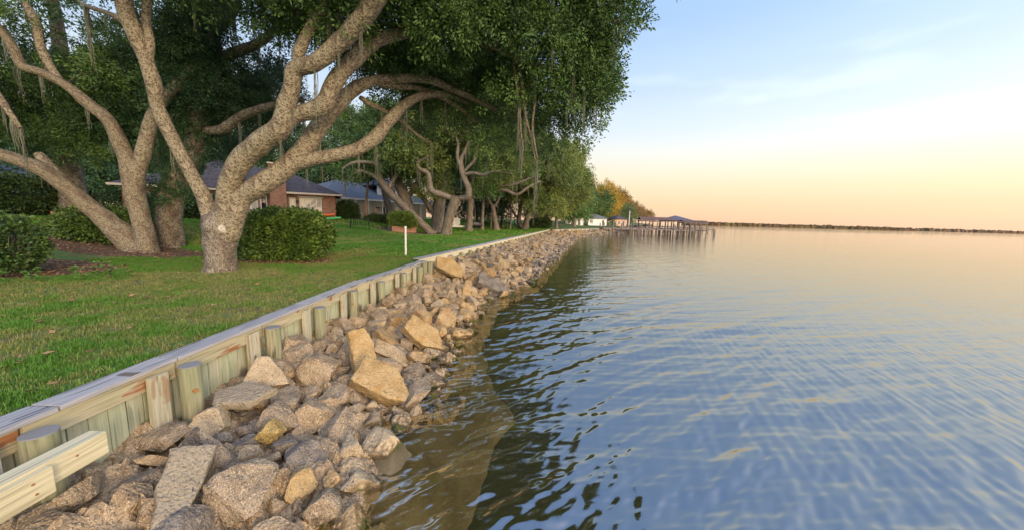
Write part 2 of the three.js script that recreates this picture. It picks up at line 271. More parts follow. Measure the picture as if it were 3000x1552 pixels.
// ---------------------------------------------------------------- bulkheads
const rb = rng(17);
const logGeo = (r, h, seed) => tube([[0, 0, 0], [0, h * 0.5, 0], [0, h, 0]], [r * 1.04, r, r * 0.97], { seg: 14, per: 2, lump: 0.05, lf: 5, seed });
{
  const b = thing('timber_bulkhead', 'weathered greenish timber bulkhead edging the lawn nearest the camera', 'bulkhead', [0, 0, 0]);
  const line = z => along([[6, -3.85], [-8, -3.85], [-12.7, -3.36]], z), turn = z => z < -8 ? Math.atan2(0.49, -4.7) + Math.PI : 0;
  const plankG = [0, 1, 2, 3].map(k => box(0.042, 1.2, 0.148, 0.006, k * 0.43));
  let z = 3.2, k = 0;
  while (z > -12.6) { part('sheet_plank', plankG[k % 4], k % 3 ? M.plankA : M.plankB, b, [line(z) + 0.022 + (rb() - 0.5) * 0.008, -0.62, z], [0, turn(z), (rb() - 0.5) * 0.006]); z -= 0.1535; k++; }
  // cap boards butt end to end, each a touch out of line with the next
  const caps = [3.4, 0.9, -1.55, -2.62, -3.62, -6.05, -8.45, -10.6, -12.75];
  for (let i = 0; i < caps.length - 1; i++) { const L = caps[i] - caps[i + 1] - 0.012, zc = (caps[i] + caps[i + 1]) / 2; part('cap_board', box(0.25, 0.045, +L.toFixed(3), 0.008, i * 0.61), i % 2 ? M.cap : M.capB, b, [line(zc) + 0.025, 0.052 + (rb() - 0.5) * 0.006, zc], [0, turn(zc), (rb() - 0.5) * 0.02]); }
  const piles = [1.3, 0.05, -1.2, -2.42, -3.64, -4.98, -6.26, -7.62, -8.98, -10.4, -11.75];
  for (let i = 0; i < piles.length - 1; i++) { // face boards (waler) run from pile to pile under the cap
    const L = piles[i] - piles[i + 1] - 0.02, zc = (piles[i] + piles[i + 1]) / 2; part('face_board', box(0.05, 0.19, +L.toFixed(2), 0.006, i * 0.77), M.waler, b, [line(zc) + 0.075, -0.071, zc], [0, turn(zc), 0]);
  }
  for (const [i, pz] of piles.entries()) {
    const x = line(pz), pile = part('pile', logGeo(0.105, 1.5, i * 3), M.pile, b, [x + 0.245, -1.5 + [0, .0, -.01, -0.03, -0.02, -0.02, -0.045, -0.02, -0.05, -0.04, -0.03][i], pz], [0, rb() * 6, (rb() - 0.5) * 0.03]);
    const bolt = part('bolt', new THREE.CylinderGeometry(0.022, 0.026, 0.03, 10), M.rustBolt, pile); bolt.rotation.set(Math.PI / 2, 0, 0); const a = -pile.rotation.y; bolt.position.set(Math.cos(a) * 0.108, 1.23, Math.sin(a) * 0.108); bolt.rotation.set(0, 0, 0); bolt.quaternion.setFromUnitVectors(V(0, 1, 0), V(Math.cos(a), 0, Math.sin(a)));
    part('pile_top', new THREE.CylinderGeometry(0.1, 0.102, 0.012, 14), M.endGrain, pile, [0, 1.503, 0]);
    part('tie_board', box(0.055, 1.3, 0.19, 0.006, i * 0.29), i === 3 ? M.cap : M.tie, b, [x + 0.132, -0.672, pz + 0.245], [0, turn(pz), (rb() - 0.5) * 0.03]);
  }
  for (const [dz, dx] of [[-12.45, 0.16], [-12.62, 0.3]]) part('pile', logGeo(0.1, 1.5, 77 + dz), M.pile, b, [line(dz) + dx, -1.45, dz]);
}
{
  const b = thing('pale_bulkhead', 'pale new timber bulkhead running on beyond the jog in the wall', 'bulkhead', [0, 0, 0]);
  const A = V(-3.78, 0, -13.3), B = V(6.5, 0, -62), dir = B.clone().sub(A), len = dir.length(); dir.normalize(); const ry = Math.atan2(dir.x, dir.z), nx = -dir.z, nz = dir.x; // (nx,nz) points to the water
  const at = (s, out, y) => [A.x + dir.x * s + nx * out, y, A.z + dir.z * s + nz * out];
  for (let s = 0, i = 0; s < len; s += 3.0, i++) {
    const L = Math.min(3.0, len - s) - 0.012; part('cap_board', box(0.3, 0.045, +L.toFixed(2), 0.008, i % 3 * 0.61), i % 3 ? M.cap : M.capB, b, at(s + L / 2, 0.02, 0.056), [0, ry, 0]);
    part('face_board', box(0.06, 0.24, +L.toFixed(2), 0.006, i % 3 * 0.77), M.paleFace, b, at(s + L / 2, 0.13, -0.091), [0, ry, 0]);
    part('sheeting', box(0.06, 1.2, +L.toFixed(2), 0.006, i % 3 * 0.5), M.plankB, b, at(s + L / 2, 0.03, -0.62), [0, ry, 0]);
  }
  const lg = [0, 1, 2].map(k => logGeo(0.095, 1.35, 40 + k * 5));
  for (let s = 1.5, i = 0; s < len - 0.3; s += 1.42, i++) part('pile', lg[i % 3], M.pile, b, at(s, 0.27, -1.42), [0, i, 0]);
}
{
  const b = thing('far_bulkhead', 'short plank bulkhead on the point beyond the pale one', 'bulkhead', [0, 0, 0]);
  const A = V(7.2, 0, -62.6), B = V(23.5, 0, -88), dir = B.clone().sub(A), len = dir.length(); dir.normalize(); const ry = Math.atan2(dir.x, dir.z), nx = -dir.z, nz = dir.x; const at = (s, out, y) => [A.x + dir.x * s + nx * out, y, A.z + dir.z * s + nz * out];
  for (let s = 0, i = 0; s < len; s += 3, i++) { part('cap_board', box(0.3, 0.05, 2.98, 0.008, i % 3), M.cap, b, at(s + 1.5, 0.02, 0.03), [0, ry, 0]); part('sheeting', box(0.06, 1.25, 2.98, 0.006, i % 3), M.paleFace, b, at(s + 1.5, 0.02, -0.62), [0, ry, 0]); }
  for (let s = 0.6, i = 0; s < len; s += 1.3, i++) part('pile', box(0.16, 1.3, 0.16, 0.01, i % 3), i % 2 ? M.paleFace : M.pile, b, at(s, 0.14, -0.66), [0, ry, 0]);
}
{ // dock stringers in the near left corner: a doubled treated beam bolted to the near pile
  const b = thing('dock_beam', 'fresh yellowish treated timber beam doubled up beside the near pile', 'beam', [0, 0, 0]);
  part('beam', box(0.14, 0.19, 3.4, 0.008, 0.2), M.newWood, b, [-3.29, -0.165, -0.83]);
  part('front_board', box(0.045, 0.2, 2.9, 0.008, 0.7), M.newWood, b, [-3.196, -0.19, -0.72]);
  const p = part('support_post', box(0.09, 0.6, 0.09, 0.01, 0.4), M.pile, b, [-3.31, -0.56, -1.6]);
  for (const [y, z] of [[-0.14, -2.33], [-0.15, -2.06], [-0.23, -2.07]]) { const m = part('bolt', new THREE.CylinderGeometry(0.008, 0.008, 0.01, 8), M.rustBolt, b, [z < -2.2 ? -3.217 : -3.172, y, z]); m.rotation.z = Math.PI / 2; }
}
// ---------------------------------------------------------------- riprap
function rockGeo(seed, detail, cuts, flat = 1, noise = 0.09) {
  const r = rng(seed); let g = new THREE.IcosahedronGeometry(1, detail); g.deleteAttribute('normal'); g.deleteAttribute('uv'); g = mergeVertices(g, 1e-4);
  const p = g.attributes.position, planes = []; for (let i = 0; i < cuts; i++) { const u = r() * 2 - 1, a = r() * 6.283, s = Math.sqrt(1 - u * u); planes.push([s * Math.cos(a), u, s * Math.sin(a), 0.4 + r() * 0.3]); }
  if (flat < 1) { planes.push([0, 1, 0, flat], [0, -1, 0, flat]); }
  for (let i = 0; i < p.count; i++) {
    let x = p.getX(i), y = p.getY(i), z = p.getZ(i);
    for (const [a, b, c, d] of planes) { const t = x * a + y * b + z * c - d; if (t > 0) { x -= a * t; y -= b * t; z -= c * t; } }
    const k = 1 + noise * 2 * (fbm(x * 2.6 + seed, y * 2.6, z * 2.6, 3) - 0.5) + noise * 0.9 * (fbm(x * 8 + seed, y * 8, z * 8, 2) - 0.5); p.setXYZ(i, x * k, y * k, z * k);
  }
  return g;
}
// facet, unwrap in metres for the given size, optionally growth below the tide mark
function finishRock(g0, sx, sy, sz, crease = 0.55, world) {
  let g = g0.clone(); g.scale(sx, sy, sz); g = toCreasedNormals(g, crease); if (g.index) g = g.toNonIndexed();
  const p = g.attributes.position, uv = new Float32Array(p.count * 2), col = new Float32Array(p.count * 3).fill(1), v = V(0, 0, 0);
  for (let f = 0; f < p.count; f += 3) {
    const ax = p.getX(f + 1) - p.getX(f), ay = p.getY(f + 1) - p.getY(f), az = p.getZ(f + 1) - p.getZ(f), bx = p.getX(f + 2) - p.getX(f), by = p.getY(f + 2) - p.getY(f), bz = p.getZ(f + 2) - p.getZ(f);
    const n = [Math.abs(ay * bz - az * by), Math.abs(az * bx - ax * bz), Math.abs(ax * by - ay * bx)], m = n.indexOf(Math.max(...n));
    for (let k = f; k < f + 3; k++) { const q = [p.getX(k), p.getY(k), p.getZ(k)]; uv[k * 2] = (m === 0 ? q[2] : q[0]) * 1.6; uv[k * 2 + 1] = (m === 1 ? q[2] : q[1]) * 1.6; }
  }
  if (world) for (let k = 0; k < p.count; k++) { // algae and barnacles up to the tide mark, with a ragged edge
    v.set(p.getX(k), p.getY(k), p.getZ(k)).applyMatrix4(world); const e = v.y + 0.14 * (fbm(v.x * 9, v.y * 9, v.z * 9, 3) - 0.5), b = noise3(v.x * 45, v.y * 45, v.z * 45);
    let c = [1, 1, 1]; if (e < -0.97) c = b > 0.62 ? [1.25, 1.25, 1.2] : [0.55, 0.52, 0.48]; if (e < -1.05) c = b > 0.74 ? [0.95, 0.95, 0.9] : fbm(v.x * 4, 3, v.z * 4, 2) > 0.58 ? [0.2, 0.32, 0.12] : [0.24, 0.23, 0.19]; col.set(c, k * 3);
  }
  g.setAttribute('uv', new THREE.BufferAttribute(uv, 2)); g.setAttribute('color', new THREE.BufferAttribute(col, 3)); return g;
}
// broken, jammed rubble: tilted facets in irregular cells
function rubble(x, z, size, seed) {
  const gx = Math.floor(x / size), gz = Math.floor(z / size); let b = 1e9, b2 = 1e9, h = 0;
  for (let i = -1; i <= 1; i++) for (let j = -1; j <= 1; j++) { const cx = (gx + i + hash3(gx + i, gz + j, seed)) * size, cz = (gz + j + hash3(gx + i, gz + j, seed + 1)) * size, d = Math.hypot(x - cx, z - cz); if (d < b) { b2 = b; b = d; h = (hash3(gx + i, gz + j, seed + 2) - 0.5) * 0.5 * size + (x - cx) * (hash3(gx + i, gz + j, seed + 3) - 0.5) * 1.1 + (z - cz) * (hash3(gx + i, gz + j, seed + 4) - 0.5) * 1.1; } else if (d < b2) b2 = d; }
  return h - 0.2 * size * sstep(0.16 * size, 0, b2 - b);
}
// height of the stone slope between wall and water
function slopeY(x, z) {
  const x0 = shoreX(z) + 0.1, x1 = wetX(z) + 0.1, t = clamp((x - x0) / (x1 - x0), -0.1, 1.3), top = z > -13 ? -0.66 : -0.36;
  return top + (-1.16 - top) * (0.35 * t + 0.65 * t * t) + 0.16 * (fbm(x * 0.9, 6, z * 0.9, 3) - 0.5);
}
{
  const zs = []; for (let z = 4; z > -14; z -= 0.05) zs.push(z); for (let z = -14; z > -92; z -= 0.25) zs.push(z); const n = 64, pos = [], uv = [], idx = [], col = [];
  for (const z of zs) for (let j = 0; j < n; j++) { const x = shoreX(z) - 0.05 + (wetX(z) + 0.75 - shoreX(z)) * j / (n - 1); pos.push(x, slopeY(x, z) + 0.03 + rubble(x + 0.1 * fbm(x * 5, 1, z * 5, 2), z, z < -14 ? 0.5 : 0.36, 11) + 0.5 * rubble(x, z + 0.08 * fbm(x * 7, 3, z * 7, 2), 0.17, 31) + 0.07 * (fbm(x * 14, 1, z * 14, 3) - 0.5), z); uv.push(x * 1.5, z * 1.5); col.push(1, 1, 1); }
  for (let i = 0; i < zs.length - 1; i++) for (let j = 0; j < n - 1; j++) { const a = i * n + j; idx.push(a, a + n, a + 1, a + 1, a + n, a + n + 1); }
  structure('riprap_bed', finishRock(geoFrom(pos, idx), 1, 1, 1, 0.6), M.rock[0], 'gritty shell and stone bed between the riprap rocks');
}
const baseRocks = []; for (let i = 0; i < 12; i++) baseRocks.push(rockGeo(100 + i * 7, 7, 11 + i % 6, 1, 0.1));
const slabRocks = []; for (let i = 0; i < 6; i++) slabRocks.push(rockGeo(300 + i * 11, 7, 9, 0.3, 0.06));
const placed = [];
// a broken flat slab: outline in its own plane (x, y), thickness along z
function slabGeo(outline, t, seed) {
  const g = new THREE.ExtrudeGeometry(new THREE.Shape(outline.map(p => new THREE.Vector2(...p))), { depth: t, bevelEnabled: true, bevelThickness: 0.02, bevelSize: 0.02, bevelSegments: 2 }); g.translate(0, 0, -t / 2); g.deleteAttribute('uv'); g.deleteAttribute('normal');
  let q = new TessellateModifier(0.07, 6).modify(g); q = mergeVertices(q, 1e-4); const p = q.attributes.position;
  for (let i = 0; i < p.count; i++) { const x = p.getX(i), y = p.getY(i), z = p.getZ(i), k = 0.05 * (fbm(x * 4 + seed, y * 4, z * 4, 4) - 0.5), e = 0.05 * (fbm(x * 9 + seed, y * 9, z * 9 + 5, 3) - 0.5); p.setXYZ(i, x + e, y + e, z + k); }
  return q;
}
function heroSlab(label, outline, t, mat, pos, dir, spin, seed) { // dir: the way the flat face looks; spin: turn within its plane
  const o = new THREE.Object3D(); o.position.set(...pos); o.quaternion.setFromUnitVectors(V(0, 0, 1), V(...dir).normalize()); o.rotateZ(spin); o.updateMatrix();
  const m = solo('riprap_rock', finishRock(slabGeo(outline, t, seed), 1, 1, 1, 0.5, pos[1] < -0.8 ? o.matrix : null), mat, label, 'rock'); m.position.copy(o.position); m.quaternion.copy(o.quaternion); placed.push([pos[0], pos[2], 0.2]); return m;
}
function heroRock(label, geo, mat, x, z, size, rot, lift = 0, crease = 0.5) {
  const y = slopeY(x, z) + lift, o = new THREE.Mesh(); o.position.set(x, y, z); o.rotation.set(...rot); o.updateMatrix();
  const near = y - Math.max(...size) < -0.95; const m = solo('riprap_rock', finishRock(geo, ...size, crease, near ? o.matrix : null), mat, label, 'rock'); m.position.copy(o.position); m.rotation.copy(o.rotation); placed.push([x, z, Math.max(size[0], size[2]) * 0.9]); return m;
}
{
  const big = [0, 1, 2, 3, 4, 5].map(k => rockGeo(900 + k * 13, 9, 8, 1, 0.12)), slab = [0, 1, 2, 3].map(k => rockGeo(950 + k * 17, 9, 7, 0.3, 0.035));
  heroSlab('smooth flat concrete slab leaning among the near rocks below the beam', [[-0.11, 0.3], [0.15, 0.29], [0.13, 0.0], [0.04, -0.34], [-0.06, -0.33], [-0.12, 0.02]], 0.13, M.concrete, [-2.68, -0.56, -2.52], [0.5, 0.82, 0.28], 0.08, 3);
  heroSlab('golden ochre slab standing on edge in the middle of the slope', [[-0.15, 0.36], [0.08, 0.38], [0.17, 0.1], [0.14, -0.35], [-0.16, -0.3]], 0.12, M.slabOchre, [-2.4, -0.52, -5.3], [0.62, 0.45, 0.64], 0.2, 7);
  heroSlab('long wedge of ochre stone pointing down into the water', [[-0.4, 0.22], [0.1, 0.26], [0.5, -0.12], [0.1, -0.2], [-0.38, -0.16]], 0.2, M.slabOchre, [-1.9, -0.78, -4.8], [0.45, 0.75, 0.5], -0.45, 9);
  heroSlab('ochre slab tilted towards the water beyond the wedge', [[-0.4, 0.2], [0.2, 0.24], [0.46, -0.05], [0.1, -0.22], [-0.42, -0.14]], 0.16, M.slabOchre, [-1.8, -0.72, -6.8], [0.55, 0.6, 0.58], -0.6, 13);
  heroSlab('big smooth tan plate near the jog in the bulkhead', [[-0.52, 0.34], [0.05, 0.38], [0.5, 0.05], [0.48, -0.34], [0.1, -0.28], [-0.48, -0.05]], 0.16, M.slabOchre, [-2.4, -0.22, -12.9], [0.35, 0.6, 0.72], -0.1, 17);
  heroSlab('big grey slab dipping into the water past the jog', [[-0.6, 0.3], [0.3, 0.34], [0.72, -0.05], [0.3, -0.34], [-0.5, -0.3]], 0.22, M.rock[3], [-0.75, -0.8, -12.8], [0.35, 0.85, 0.4], -0.4, 21);
  heroSlab('thin flat grey-tan slab lying level by the second pile', [[-0.28, 0.1], [0.0, 0.2], [0.3, 0.02], [0.1, -0.18], [-0.22, -0.14]], 0.06, M.concrete, [-3.16, -0.47, -3.82], [0.1, 1, 0.12], 0.3, 23);
  heroSlab('tan triangular slab propped against the bulkhead planks', [[-0.24, -0.16], [-0.06, 0.22], [0.08, 0.22], [0.28, -0.14]], 0.16, M.rock[4], [-3.3, -0.47, -4.32], [0.5, 0.5, 0.7], 0.1, 27);
  heroRock('largest pitted grey-brown boulder at the bottom of the near rocks', big[0], M.rock[1], -2.34, -2.66, [0.36, 0.27, 0.33], [0.2, 0.6, -0.2], 0.1);
  heroRock('dark rounded boulder in front of the largest near boulder', big[1], M.rock[3], -2.46, -2.34, [0.26, 0.17, 0.2], [0, 1.1, -0.2], 0.1);
  heroRock('grey flat-faced block above the sandy shallows', slab[1], M.rock[3], -2.17, -3.32, [0.25, 0.22, 0.24], [0.5, 0.4, -0.6], 0.06);
  heroRock('small rock crusted with bright yellow lichen', big[2], M.lichenRock, -2.6, -3.5, [0.18, 0.13, 0.15], [0, 0.3, -0.3], 0.12);
  heroRock('pale cracked boulder below the second pile', big[3], M.rock[4], -3.24, -3.47, [0.22, 0.19, 0.2], [0.2, 0.9, 0.1], 0.12);
  heroRock('brown flat-topped rock tucked under the bulkhead by the beam', big[4], M.rock[1], -3.52, -3.22, [0.24, 0.14, 0.22], [0, 0.2, -0.1], 0.06);
  heroRock('narrow upright stone at the water beside the ochre wedge', slab[2], M.rock[0], -1.8, -4.25, [0.13, 0.3, 0.3], [0.2, 0.3, -1.3], 0.06);
  heroRock('broad brown mound of rock against the third pile', big[5], M.rock[0], -2.95, -4.85, [0.44, 0.28, 0.42], [0.1, 0.5, -0.2], 0.04);
  heroRock('split block with a dark crack beside the smooth slab', big[2], M.rock[0], -3.02, -2.46, [0.17, 0.22, 0.18], [0.2, 0.3, 0.1], 0.05);
  heroRock('orange-stained stone by the sandy shallows', big[3], M.slabOchre, -2.0, -3.02, [0.19, 0.15, 0.17], [0.4, 1.3, -0.4], 0.03);
  heroRock('grey-brown block with a steep flat side in the middle of the near slope', slab[3], M.rock[1], -2.05, -3.95, [0.32, 0.34, 0.3], [0.6, 0.2, -0.7], 0.05);
}
{ // the rest of the riprap: dart throwing on the slope, largest first
  const r = rng(4242), spots = [...placed.map(p => [p[0], p[1], p[2]])], mine = [];
  const grid = new Map(), key = (x, z) => `${Math.floor(x)},${Math.floor(z)}`; const put = s => { const k = key(s[0], s[1]); if (!grid.has(k)) grid.set(k, []); grid.get(k).push(s); }; spots.forEach(put);
  const free = (x, z, rad) => { for (let i = -1; i <= 1; i++) for (let j = -1; j <= 1; j++) for (const s of grid.get(key(x + i, z + j)) || []) if (Math.hypot(s[0] - x, s[1] - z) < (s[2] + rad) * 0.72) return false; return true; };
  for (const [rad, tries] of [[0.3, 260], [0.24, 900], [0.18, 2600], [0.13, 6000], [0.09, 9000]]) for (let i = 0; i < tries; i++) {
    const z = r() < 0.45 ? -1.2 - r() * 12.3 : -13 - Math.pow(r(), 1.1) * 77, x0 = shoreX(z) + 0.36, x = x0 + r() * (wetX(z) + 0.3 - x0); if (z < -40 && rad < 0.17) continue; if (z < -20 && rad < 0.12) continue;
    const q = rad * (0.85 + r() * 0.35) * (z < -45 ? 1.25 : 1); if (!free(x, z, q)) continue; const s = [x, z, q]; put(s); mine.push(s);
  }
  const seen = s => s[2] / Math.hypot(s[0], s[1], 2.2); mine.sort((a, b) => seen(b) - seen(a));
  const kinds = [['rough tan limestone rock in the riprap', 'tan riprap rocks'], ['grey-brown limestone rock in the riprap', 'grey-brown riprap rocks'], ['ochre yellow rock in the riprap', 'ochre riprap rocks'], ['dark grey rock in the riprap', 'dark grey riprap rocks'], ['pale sandy rock in the riprap', 'pale riprap rocks']];
  const tall = []; for (let v = 0; v < 18; v++) tall.push(finishRock(v < 12 ? baseRocks[v] : slabRocks[v - 12], 1, 0.78, 0.9, 0.5)); const near = new Map();
  const pick = (x, z) => { const f = fbm(x * 0.7, 9, z * 0.4, 3) + (r() - 0.5) * 0.5; return z < -13 ? (f < 0.36 ? 3 : f < 0.52 ? 4 : f < 0.66 ? 0 : 2) : (f < 0.22 ? 3 : f < 0.46 ? 1 : f < 0.66 ? 0 : f < 0.76 ? 4 : 2); };
  const rest = [[], [], [], [], []], ZONES = [[-2.9, 'beside the yellow beam'], [-4.3, 'around the second pile'], [-5.6, 'by the third pile'], [-7.0, 'by the fourth pile'], [-9.2, 'by the fifth and sixth piles'], [-12.8, 'just before the jog'], [-18, 'just past the jog'], [-999, 'far along the pale bulkhead']];
  mine.forEach((s, i) => {
    const [x, z, q] = s, v = Math.floor(r() * 18), m = pick(x, z), y = slopeY(x, z) + q * (0.1 + r() * 0.3), rot = [(r() - 0.5) * 1.2, r() * 6.28, (r() - 0.5) * 1.2 - 0.25], sc = [q * (0.95 + r() * 0.5), q * (0.7 + r() * 0.5), q * (0.9 + r() * 0.4)];
    const edge = x > wetX(z) - 0.45 && y - q < -0.92;
    if (i < 280) {
      const o = new THREE.Object3D(); o.position.set(x, y, z); o.rotation.set(...rot); o.updateMatrix(); let g;
      if (edge) g = finishRock(v < 12 ? baseRocks[v] : slabRocks[v - 12], ...sc, 0.5, o.matrix); else { const k = [v, Math.round(q * 12)].join(); if (!near.has(k)) near.set(k, finishRock(v < 12 ? baseRocks[v] : slabRocks[v - 12], ...sc, 0.5)); g = near.get(k); }
      const zone = ZONES.find(q => z > q[0])[1]; const n = solo('riprap_rock', g, M.rock[m], `${edge ? 'weedy rock with algae and barnacles standing in the water' : kinds[m][0]} ${zone}`, 'rock', `${edge ? 'weedy rocks at the waterline' : kinds[m][1]} ${zone}`); n.position.copy(o.position); n.rotation.copy(o.rotation);
    } else rest[edge ? 3 : m].push([x, y, z, rot, sc, v]);
  });
  const d = new THREE.Object3D();
  rest.forEach((list, m) => { for (let h = 0; h < 4; h++) { const part = list.filter((_, i) => i % 4 === h); if (!part.length) continue; const im = new THREE.InstancedMesh(tall[h * 5 + m % 3 > 17 ? h * 4 : h * 5 % 18], M.rock[m], part.length); im.name = numbered('riprap_rubble'); part.forEach((p, i) => { d.position.set(p[0], p[1], p[2]); d.rotation.set(...p[3]); d.scale.set(...p[4]); d.updateMatrix(); im.setMatrixAt(i, d.matrix); }); shadowed(im); tag(im, ['tan', 'grey-brown', 'ochre', 'dark grey', 'pale'][m] + ' smaller rocks filling the riprap further along the shore', 'rubble', 'smaller riprap rubble', 'stuff'); scene.add(im); } });
}
// ---------------------------------------------------------------- grass
function tuft(seed, n, h, w) {
  const r = rng(seed), pos = [], nor = []; for (let i = 0; i < n; i++) {
    const a = r() * 6.28, x = (r() - 0.5) * 0.09, z = (r() - 0.5) * 0.09, hh = h * (0.55 + r() * 0.7), bx = Math.cos(a) * hh * (0.25 + r() * 0.6), bz = Math.sin(a) * hh * (0.25 + r() * 0.6), px = -Math.sin(a) * w / 2, pz = Math.cos(a) * w / 2;
    const mx = x + bx * 0.4, mz = z + bz * 0.4, my = hh * 0.6;
    pos.push(x - px, -0.01, z - pz, x + px, -0.01, z + pz, mx + px * 0.8, my, mz + pz * 0.8, x - px, -0.01, z - pz, mx + px * 0.8, my, mz + pz * 0.8, mx - px * 0.8, my, mz - pz * 0.8, mx - px * 0.8, my, mz - pz * 0.8, mx + px * 0.8, my, mz + pz * 0.8, x + bx, hh, z + bz);
  } return geoFrom(pos);
}
{
  const r = rng(77), mat = new THREE.MeshPhysicalMaterial({ color: 0xffffff, roughness: 0.75, side: THREE.DoubleSide });
  const zones = [[[-3.98, -13.5, -0.6, -14.5], 560, 0.045, 0.006, 1], [[1, -26, -14.5, -34], 90, 0.055, 0.013, 1.9], [[8, -22, -34, -75], 20, 0.06, 0.02, 3.4]];
  const c = new THREE.Color(), d = new THREE.Object3D();
  zones.forEach(([[x0, x1, z0, z1], density, h, w, sc], zi) => {
    const N = Math.floor((x0 - x1) * (z0 - z1) * density), list = [];
    for (let i = 0; i < N; i++) { const z = z0 + r() * (z1 - z0), x = x0 + r() * (x1 - x0), u = shoreX(z) - x; if (u < 0.16 || u > 26) continue; const dry = dryness(x, z), bed = bedAt(x, z); if (bed > 0.5 + r() * 0.4) continue; if (r() < dry * 0.75) continue; list.push([x, z, dry]); }
    for (let v = 0; v < 3; v++) {
      const sub = list.filter((_, i) => i % 3 === v), im = new THREE.InstancedMesh(tuft(50 + v + zi * 3, 11, h, w), mat, sub.length); im.name = numbered('grass');
      sub.forEach(([x, z, dry], i) => { d.position.set(x, landMid(x, z) - 0.03, z); d.rotation.set(0, r() * 6.28, 0); d.scale.setScalar(sc * (0.7 + r() * 0.6)); if (zi) d.scale.y *= 0.7; d.updateMatrix(); im.setMatrixAt(i, d.matrix); const t = clamp(dry * 0.9 + (r() - 0.45) * 0.55), k = (0.7 + r() * 0.5) * (zi ? 1.12 : 0.92); c.setRGB((0.085 + 0.2 * t) * k, (0.25 + 0.015 * t) * k, (0.016 + 0.07 * t) * k); im.setColorAt(i, c); });  // near tufts darker, far ones brighter: shaded and sunlit lawn put into colour
      im.castShadow = true; im.receiveShadow = true; tag(im, ['short mown grass of the lawn nearest the camera', 'mown grass of the lawn around the hedge and oaks', 'far lawn grass towards the houses and the point'][zi], 'grass', null, 'stuff'); scene.add(im);
    }
  });
  // dead leaves and twigs lying on the lawn and under the oaks
  const leaf = geoFrom([0, 0, 0, 0.02, 0.006, 0.03, -0.02, 0.004, 0.03, -0.02, 0.004, 0.03, 0.02, 0.006, 0.03, 0, 0.012, 0.08]); const L = [];
  for (let i = 0; i < 9000; i++) { const b = r() < 0.72 ? beds[Math.floor(r() * 3)] : null; const x = b ? b[0] + (r() - 0.5) * b[2] * 2.1 : -4.2 - r() * 9, z = b ? b[1] + (r() - 0.5) * b[3] * 2.1 : -1.5 - r() * 13; if (b ? bedAt(x, z) < 0.4 : r() > 0.22) continue; if (shoreX(z) - x < 0.2) continue; L.push([x, z, b]); }
  const im = new THREE.InstancedMesh(leaf, std({ color: 0xffffff, roughness: 0.8, side: THREE.DoubleSide }), L.length); im.name = 'leaf_litter';
  L.forEach(([x, z, b], i) => { d.position.set(x, landMid(x, z) + (b ? -0.02 + r() * 0.02 : 0.02 + r() * 0.02), z); d.rotation.set((r() - 0.5) * 0.9, r() * 6.28, (r() - 0.5) * 0.9); d.scale.setScalar(0.7 + r() * 0.8); d.updateMatrix(); im.setMatrixAt(i, d.matrix); const t = r(); c.setRGB(0.16 + t * 0.2, 0.085 + t * 0.13, 0.045 + t * 0.06); im.setColorAt(i, c); });
  tag(shadowed(im), 'brown fallen leaves on the lawn and in the mulch beds', 'leaf litter', null, 'stuff'); scene.add(im);
  // mulch and bare soil in the planting beds
  const mulch = texture(256, 256, (u, v) => mulc(mixc([0.06, 0.036, 0.022], [0.19, 0.115, 0.07], tfbm(u, v, 16, 4, 2)), 0.6 + 0.8 * noise3(u * 90, v * 90, 4, 90, 90)));
  const mm = std({ map: mulch, bumpMap: stoneBump, bumpScale: 0.03, roughness: 1 });
  const labels = ['bare brown soil under the two-trunked oak', 'bare soil under the bush at the left edge', 'reddish mulch ring under the clipped round hedge', 'brown mulch bed by the brick planter', 'brown mulch strip under the forked oak'];
  beds.forEach(([bx, bz, rx, rz], i) => { const pos = [], uv = [], idx = [], n = 40; for (let k = 0; k <= 10; k++) for (let j = 0; j < n; j++) { const a = j / n * 6.283, R = k / 10 * (1 + 0.25 * (fbm(Math.cos(a) * 2 + i * 5, Math.sin(a) * 2, 1, 3) - 0.5)); const x = bx + Math.cos(a) * rx * R, z = bz + Math.sin(a) * rz * R; pos.push(x, landMid(x, z) - 0.018 - (k === 10 ? 0.03 : 0), z); uv.push(x, z); } for (let k = 0; k < 10; k++) for (let j = 0; j < n; j++) { const a = k * n + j, b = k * n + (j + 1) % n; idx.push(a, b, a + n, b, b + n, a + n); } structure('mulch_bed', geoFrom(pos, idx, uv), mm, labels[i]); });
}
// ---------------------------------------------------------------- trees
function spray(seed, n, len, leaf, width, droop = 0.3) { // a leafy twig along +z
  const r = rng(seed), pos = [];
  for (let i = 0; i < n; i++) {
    const t = (i + 0.5) / n, a = r() * 6.283, out = (0.25 + r() * 0.75) * len * 0.42 * (1 - t * 0.4), bx = Math.cos(a) * out, by = Math.sin(a) * out - droop * t * t * len, bz = t * len;
    const d = V(Math.cos(a) * (0.6 + r()), Math.sin(a) * (0.6 + r()) - 0.35, 0.5 + r()).normalize(), s = V(r() - 0.5, r() - 0.5, r() - 0.5).cross(d).normalize(), up = V(0, 0, 0).crossVectors(d, s), L = leaf * (0.7 + r() * 0.6), w = width * (0.75 + r() * 0.5) / 2;
    const b = V(bx, by, bz), tip = b.clone().addScaledVector(d, L), m = b.clone().addScaledVector(d, L * 0.48).addScaledVector(up, -w * 0.35), l = m.clone().addScaledVector(s, w).addScaledVector(up, w * 0.5), q = m.clone().addScaledVector(s, -w).addScaledVector(up, w * 0.5);
    for (const v of [b, l, tip, b, tip, q]) pos.push(v.x, v.y, v.z);
  } return geoFrom(pos);
}
const SPRAYS = [0, 1, 2, 3].map(k => spray(600 + k, 22, 0.34, 0.085, 0.042));
const BROAD = [0, 1].map(k => spray(700 + k, 16, 0.2, 0.075, 0.045, 0.1));
M.leaf = new THREE.MeshPhysicalMaterial({ color: 0xffffff, roughness: 0.6, side: THREE.DoubleSide });
